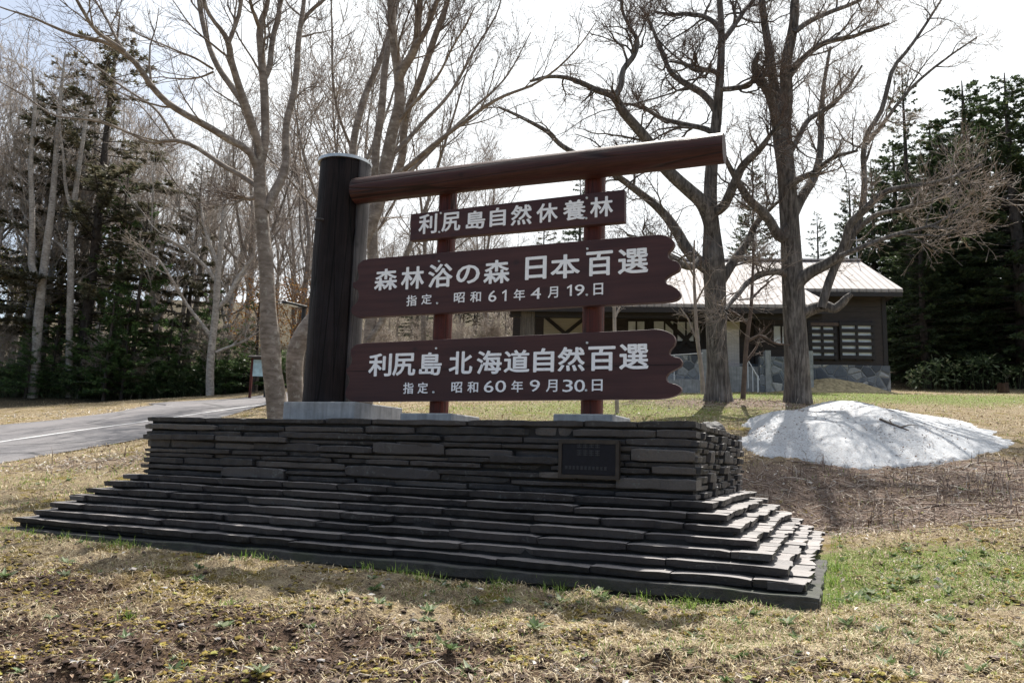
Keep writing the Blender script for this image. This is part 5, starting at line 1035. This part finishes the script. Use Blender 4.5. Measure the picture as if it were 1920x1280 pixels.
# ------------------------------------------------------------------ lamp, notice board, stumps
BLACKP = simple('dark_painted_steel', (.02, .019, .02), .5, .2, 20, .2, 0)
d = 27.; lp = thing('street_lamp', 'dark street lamp with a flat arm seen between the grey tree and the big post', 'street lamp', tuple(gpos(551, d))); O = np.array(lp.location)
t0 = np.array([0, 0, ztop(O[0], O[1], 577)-O[2]]); pole = [(-.05, .05)]
obj('pole', mesh('pole', [tubes(np.array([[(0, 0, -.3), (0, 0, t0[2]*.5), (0, 0, t0[2]+.05)]]), np.full((1, 3), .075), 10)], True), BLACKP, lp)
e = at(534, 574, d)-O; ax = nrm((e-t0)[None])[0]*np.array([1, 1, 0]); ln = np.linalg.norm((e-t0)[:2]); pe = np.array([-ax[1], ax[0], 0])
h = obj('lamp_head', mesh('lamp_head', [boxl(np.array([0, 0, t0[2]+.03])+ax*ln*.5, ax*(ln*.5+.07), pe*.11, (0, 0, .045))]), BLACKP, lp); bevel(h, .03, 3)
obj('diffuser', mesh('diffuser', [boxl(np.array([0, 0, t0[2]-.03])+ax*ln*.68, ax*ln*.28, pe*.08, (0, 0, .018))]), simple('lamp_diffuser', (.6, .58, .5), .4, .05, 5, 0, 0), lp)
d = 34.; nb = thing('notice_board', 'roofed trail notice board with a pale map beside the road', 'notice board', tuple(gpos(474, d))); O = np.array(nb.location)
a = at(465, 740, d); c = at(492, 738, d); ex = (c-a)*np.array([1, 1, 0]); ex = nrm(ex[None])[0]; ey = np.array([-ex[1], ex[0], 0]); hw = np.linalg.norm((c-a)[:2])/2
zt = at(474, 668, d)[2]-O[2]; zm0 = at(474, 703, d)[2]-O[2]; zm1 = at(474, 671, d)[2]-O[2]
for sgn in (-1, 1): obj('post', mesh('post', [boxl(ex*sgn*(hw+.02)+np.array([0, 0, zt/2-.1]), ex*.05, ey*.05, (0, 0, zt/2+.1))]), UPRW if sgn < 0 else BLACKP, nb)
pnl = obj('map_panel', mesh('map_panel', [boxl(ey*-.02+np.array([0, 0, (zm0+zm1)/2]), ex*(hw-.035), ey*.015, (0, 0, (zm1-zm0)/2))]), simple('map_sheet', (.42, .56, .58), .35, .45, 3.2, 0, 0), nb)
obj('roof', mesh('roof', [boxl(ey*-.16+np.array([0, 0, zt+.06]), ex*(hw+.14), ey*.2+np.array([0, 0, .05]), (0, 0, .03)), boxl(ey*.2+np.array([0, 0, zt+.06]), ex*(hw+.14), ey*.17-np.array([0, 0, .05]), (0, 0, .03))]), TRIM, nb)
STUMPM = bark('stump_wood', (.045, .025, .016), (.11, .066, .04), 3, .04, (6, 6, 1.2))
def stump(label, px, d, top, r):
    g = gpos(px, d); h = at(px, top, d)[2]-g[2]; k = 26; n = 8; th = np.arange(k)*2*math.pi/k; t = np.linspace(0, 1, n)
    jag = .35*h*(vnoise(np.cos(th)*2.2+3, np.sin(th)*2.2+px*.1, 4)-.3); rr = r*(1+.5*np.exp(-t*5))[:, None]*(1+.35*(vnoise(np.cos(th)*2+9, np.sin(th)*2+px, 6)-.5))[None]
    V = np.stack([rr*np.cos(th), rr*np.sin(th), (t[:, None]*(h+jag)[None])-.25*(1-t[:, None])], -1); V = np.r_[V.reshape(-1, 3), [[0, 0, h*.62]]]
    i = np.arange(n*k).reshape(n, k); j = np.roll(i, -1, 1); q = np.stack([i[:-1], j[:-1], j[1:], i[1:]], -1).reshape(-1, 4); tr = np.stack([i[-1], j[-1], np.full(k, n*k)], 1)
    tag(obj('tree_stump', mesh('tree_stump', [(V, q), (V, tr)]), STUMPM, None, tuple(g)), label, 'tree stump')
stump('splintered dark reddish stump at the foot of the tallest spruce', 1888, 31, 718, .2)

# ------------------------------------------------------------------ ground cover
def scatter(n, dmin, dmax, margin=260, power=1.):
    """points on the ground in front of the camera, thinning with distance"""
    q = 1-power+1e-6; d = (dmin**q+(dmax**q-dmin**q)*rng.uniform(0, 1, n))**(1/q)
    px = rng.uniform(-margin, 1920+margin, n); fw = np.array([-math.sin(YAW), math.cos(YAW)]); rt = np.array([math.cos(YAW), math.sin(YAW)])
    xy = CAM[:2]+fw*d[:, None]+rt*((px-960)/F_PX*d)[:, None]; return xy
def free(xy, pad=.0): return (basemask(xy[:, 0], xy[:, 1], pad) < .5) & (roadmask(xy[:, 0], xy[:, 1]) < .5)
def snowfree(xy): return ~inpoly(xy[:, 0], xy[:, 1], [tuple(p) for p in FOOT])
def cover(name, label, m, n, dmin, dmax, keepf, H, Wd, bend, scale=True, power=1.4):
    xy = scatter(n, dmin, dmax, power=power); xy = xy[free(xy) & snowfree(xy)]; s, g, l, w = zones(xy[:, 0], xy[:, 1]); nz = fbm(xy[:, 0]*2.1, xy[:, 1]*2.1, 201, 3); n2 = fbm(xy[:, 0]*.8, xy[:, 1]*.8, 207, 2)
    k = rng.random(len(xy)) < keepf(s, g, l, w, nz, n2); xy = xy[k]; m_ = len(xy)
    P = np.c_[xy, height(xy[:, 0], xy[:, 1])-.006]; dist = np.hypot(*(xy-CAM[:2]).T); sc = np.clip(dist/7, 1, 2.2) if scale else 1.
    hh = rng.uniform(H[0], H[1], m_)*np.sqrt(sc); me = mesh(name, blades(P, rnd_dirs(m_), hh, Wd*sc*np.exp(rng.normal(0, .25, m_)), rng.uniform(bend[0], bend[1], m_))); me.materials.append(m)
    return tag(obj(name, me), label, None, None, 'stuff')
STRAW = islands('dead_grass', [(0, (.17, .12, .065)), (.35, (.34, .26, .155)), (.7, (.52, .43, .28)), (1, (.68, .60, .44))], .8, .2)
GREEN = islands('live_grass', [(0, (.08, .145, .02)), (.5, (.165, .265, .045)), (.85, (.26, .37, .08)), (1, (.40, .43, .15))], .6, .4)
cover('dead_grass', 'matted dead straw grass over the bank and lawn', STRAW, 300000, 2.4, 17, lambda s, g, l, w, a, b: np.clip(.95-.75*s-.35*l-.2*g, .05, 1)*np.clip((a-.28)*4, .15, 1), (.03, .10), .0027, (.6, 1.25), True, 1.9)
cover('far_dead_grass', 'dead grass thinning up the slope', STRAW, 70000, 15, 42, lambda s, g, l, w, a, b: np.clip(.8-.5*l, .05, 1), (.03, .06), .0045, (.6, 1.2), True, 1.2)
cover('green_grass', 'young green grass in patches beside the plinth', GREEN, 230000, 2.4, 34, lambda s, g, l, w, a, b: np.clip((g*1.1+(a-.5)*1.3)*1.1-.12, 0, 1)*(1-s*.9), (.03, .075), .0022, (.2, .9))
LEAFL = islands('dry_leaves', [(0, (.07, .04, .026)), (.4, (.18, .11, .07)), (.75, (.34, .24, .17)), (.93, (.50, .43, .36)), (1, (.66, .62, .57))], .75, .1)
PALELEAF = islands('bleached_leaves', [(0, (.30, .25, .2)), (.5, (.5, .45, .4)), (1, (.68, .64, .6))], .75, .1)
def leafcover(name, label, m, n, dmin, dmax, keepf, L, Wd, lift=.012, power=1.3):
    xy = scatter(n, dmin, dmax, power=power); xy = xy[free(xy, .0) & snowfree(xy)]; s, g, l, w = zones(xy[:, 0], xy[:, 1]); nz = fbm(xy[:, 0]*2.1, xy[:, 1]*2.1, 301, 3)
    xy = xy[rng.random(len(xy)) < keepf(s, g, l, w, nz, xy)]; m_ = len(xy); sc = np.clip(np.hypot(*(xy-CAM[:2]).T)/8, 1, 2)
    P = np.c_[xy, height(xy[:, 0], xy[:, 1])+rng.uniform(0, lift, m_)]; D = rnd_dirs(m_)+np.array([0, 0, 1.])*rng.normal(.1, .3, (m_, 1))
    me = mesh(name, [leaves(P, D, np.array([0, 0, 1.])+rng.normal(0, .35, (m_, 3)), rng.uniform(L[0], L[1], m_)*sc, Wd*sc*rng.uniform(.6, 1.4, m_), .5)]); me.materials.append(m); return tag(obj(name, me), label, None, None, 'stuff')
leafcover('leaf_litter', 'brown fallen leaves over the bare bank and round the snow heap', LEAFL, 90000, 2.4, 24, lambda s, g, l, w, a, xy: np.clip(.95*l+.30*s+.10, 0, 1)*np.clip((a-.3)*4, .1, 1), (.014, .05), .009)
leafcover('bleached_litter', 'pale bleached leaves drifted along the road edge and lawn', PALELEAF, 110000, 2.4, 34, lambda s, g, l, w, a, xy: np.clip(1.2*gauss(xy[:, 0], xy[:, 1], 225, 862, 1.2, .6)+1.2*gauss(xy[:, 0], xy[:, 1], 150, 770, 3.2, .9)+.8*gauss(xy[:, 0], xy[:, 1], 0, 778, 3, .9)+.10*l+.012+.03*g, 0, 1), (.022, .065), .010)
def sticks(name, label, m, n, dmin, dmax, keepf, L, r):
    xy = scatter(n, dmin, dmax, power=1.3); xy = xy[free(xy, .05) & snowfree(xy)]; s, g, l, w = zones(xy[:, 0], xy[:, 1]); xy = xy[rng.random(len(xy)) < keepf(s, g, l)]; m_ = len(xy)
    D = rnd_dirs(m_); ln = (rng.uniform(0, 1, m_)**2*(L[1]-L[0])+L[0])[:, None]; t = np.array([-.5, -.1, .2, .5]); off = rng.normal(0, .06, (m_, 4, 1))*np.stack([-D[:, 1], D[:, 0]], 1)[:, None]*ln[:, None]
    q = xy[:, None]+D[:, None, :2]*ln[:, None]*t[None, :, None]+off; z = height(q[..., 0], q[..., 1])+rng.uniform(.002, .05, (m_, 4))*np.array([.2, 1, 1, .5]); rr = (rng.uniform(r[0], r[1], m_)*np.sqrt(ln[:, 0]/L[1]))[:, None]*np.linspace(1, .5, 4)
    me = mesh(name, [tubes(np.dstack([q, z]), rr, 4)]); me.materials.append(m); return tag(obj(name, me), label, None, None, 'stuff')
BRUSH = islands('dead_brushwood', [(0, (.09, .058, .045)), (.5, (.22, .16, .13)), (.85, (.38, .32, .27)), (1, (.55, .50, .45))], .8)
sticks('brushwood', 'dead twigs and stalks strewn over the brown ground by the snow heap', BRUSH, 26000, 7, 24, lambda s, g, l: np.clip(l*1.1-.1, 0, 1), (.10, .75), (.0035, .010))
sticks('twig_litter', 'small dead twigs scattered over the near bank', BRUSH, 5000, 2.4, 9, lambda s, g, l: np.clip(.25+.5*s, 0, 1), (.04, .22), (.0012, .0035))
# upright dead stalks
cover('dead_stalks', 'thin upright dead stalks round the snow heap and oaks', BRUSH, 30000, 7, 24, lambda s, g, l, w, a, b: np.clip(l-.2, 0, 1)*np.clip((a-.5)*5, 0, 1), (.10, .30), .003, (.1, .6))
# soil clods and pebbles
def clods(name, label, m, n, dmin, dmax, keepf, R):
    xy = scatter(n, dmin, dmax, power=1.4); xy = xy[free(xy, .05)]; s, g, l, w = zones(xy[:, 0], xy[:, 1]); nz = fbm(xy[:, 0]*3, xy[:, 1]*3, 401, 3); xy = xy[rng.random(len(xy)) < keepf(s, g, l, nz)]; m_ = len(xy)
    o = np.array([(1, 0, 0), (0, 1, 0), (-1, 0, 0), (0, -1, 0), (0, 0, 1), (.7, .7, .5), (-.7, .7, .5), (-.7, -.7, .5), (.7, -.7, .5)], float)
    r = R[0]*(R[1]/R[0])**(rng.uniform(0, 1, m_)**2.2); V = np.c_[xy, height(xy[:, 0], xy[:, 1])][:, None]+o[None]*r[:, None, None]*rng.uniform(.6, 1.3, (m_, 9, 1))*np.array([1, 1, .75])
    f = np.array([(0, 5, 8), (0, 1, 5), (1, 6, 5), (1, 2, 6), (2, 7, 6), (2, 3, 7), (3, 8, 7), (3, 0, 8), (5, 6, 4), (6, 7, 4), (7, 8, 4), (8, 5, 4)]); F = (np.arange(m_)*9)[:, None, None]+f[None]
    me = mesh(name, [(V.reshape(-1, 3), F.reshape(-1, 3))]); me.materials.append(m); return tag(obj(name, me), label, None, None, 'stuff')
SOIL = islands('soil_clods', [(0, (.03, .018, .013)), (.5, (.07, .045, .033)), (.85, (.12, .085, .065)), (1, (.20, .16, .13))], .95)
clods('soil_crumbs', 'crumbly dark brown soil on the near bank', SOIL, 60000, 2.4, 10, lambda s, g, l, a: np.clip(1.1*s+np.clip((a-.52)*3, 0, .5), 0, 1), (.005, .028))
clods('moss_tufts', 'ochre and olive moss tufts on the near bank', islands('moss', [(0, (.08, .052, .012)), (.4, (.165, .115, .022)), (.8, (.25, .19, .04)), (1, (.24, .25, .07))], .9), 85000, 2.4, 11, lambda s, g, l, a: np.clip((a-.51)*9, 0, 1)*(1-.4*g), (.006, .026))
STONEM = islands('pebbles', [(0, (.10, .09, .085)), (.6, (.22, .20, .19)), (1, (.40, .38, .36))], .8)
clods('pebbles', 'small grey pebbles lying on the near bank', STONEM, 420, 2.5, 8, lambda s, g, l, a: .35+.6*s, (.008, .035))
# weeds: flat rosettes of leaves
WEED = islands('weed_leaves', [(0, (.07, .11, .04)), (.45, (.13, .19, .07)), (.75, (.24, .29, .16)), (1, (.42, .44, .33))], .55, .3)
xy = scatter(1700, 2.5, 12, power=1.2); xy = xy[free(xy, .04)]; s, g, l, w = zones(xy[:, 0], xy[:, 1]); xy = xy[rng.random(len(xy)) < np.clip(.32+.4*g-.25*l, 0, 1)]; nl = 11
c = np.repeat(np.c_[xy, height(xy[:, 0], xy[:, 1])], nl, 0); m_ = len(c); el = rng.uniform(.15, 1.0, (m_, 1)); sz = np.repeat(rng.uniform(.03, .09, len(xy)), nl)
D = rnd_dirs(m_)+np.array([0, 0, 1.])*el; me = mesh('weed_rosettes', [leaves(c+rnd_dirs(m_)*.008, D, np.array([0, 0, 1.])+rng.normal(0, .3, (m_, 3)), sz*rng.uniform(.6, 1.2, m_), sz*.19, .35)]); me.materials.append(WEED)
tag(obj('weed_rosettes', me), 'small leafy weed rosettes dotted over the near grass', None, None, 'stuff')
# tall tufts against the kerb and two fresh green tufts on the bank
def tufts(spots, n, H, spread, m=GREEN):
    P = []
    for x, y in spots: q = rng.normal(0, spread, (n, 2))+(x, y); P.append(np.c_[q, height(q[:, 0], q[:, 1])-.004])
    P = np.concatenate(P); return blades(P, rnd_dirs(len(P)), rng.uniform(H*.45, H, len(P)), .0026*np.ones(len(P)), rng.uniform(.15, .9, len(P)))
sp_ = [(random.uniform(.99, 1.06), random.uniform(-.9, 3.4)) for _ in range(26)]+[(random.uniform(-3, .9), random.uniform(-1.08, -.99)) for _ in range(26)]+[(random.uniform(-7, -3), random.uniform(-1.1, -1.0)) for _ in range(18)]
me = mesh('kerb_grass', tufts(sp_, 15, .15, .05)); me.materials.append(GREEN); tag(obj('kerb_grass', me), 'longer green grass growing against the plinth kerb', None, None, 'stuff')
for (px, py), lab in (((428, 1134), 'bright green grass tuft alone on the bare bank'), ((244, 1148), 'small pale green tuft on the dark soil of the bank')):
    p = hit(px, py); me = mesh('grass_tuft', [(v-np.array([p[0], p[1], 0]), f) for v, f in tufts([p[:2]], 60, .09, .03)]); me.materials.append(GREEN); tag(obj('grass_tuft', me, None, None, (p[0], p[1], 0)), lab, 'grass tuft')

# needles and bits of bark blown onto the snow
n = 5200; ii = rng.integers(0, SX.size, n); ok = sdist.ravel()[ii] > .03; ii = ii[ok]; kk = rng.random(len(ii)) < np.clip((fbm(SX.ravel()[ii]*1.1, SY.ravel()[ii]*1.1, 77, 3)-.36)*4, .06, 1); ii = ii[kk]; m_ = len(ii)
P = np.c_[SX.ravel()[ii]+rng.uniform(-.03, .03, m_), SY.ravel()[ii]+rng.uniform(-.03, .03, m_), SZ.ravel()[ii]+.012]
me = mesh('snow_debris', [leaves(P, rnd_dirs(m_)+np.array([0, 0, 1.])*rng.normal(0, .25, (m_, 1)), np.array([0, 0, 1.])+rng.normal(0, .3, (m_, 3)), rng.uniform(.02, .085, m_), rng.uniform(.004, .014, m_), .4)]); me.materials.append(LEAFL)
tag(obj('snow_debris', me), 'dark needles and bark bits scattered on the snow heap', None, None, 'stuff')
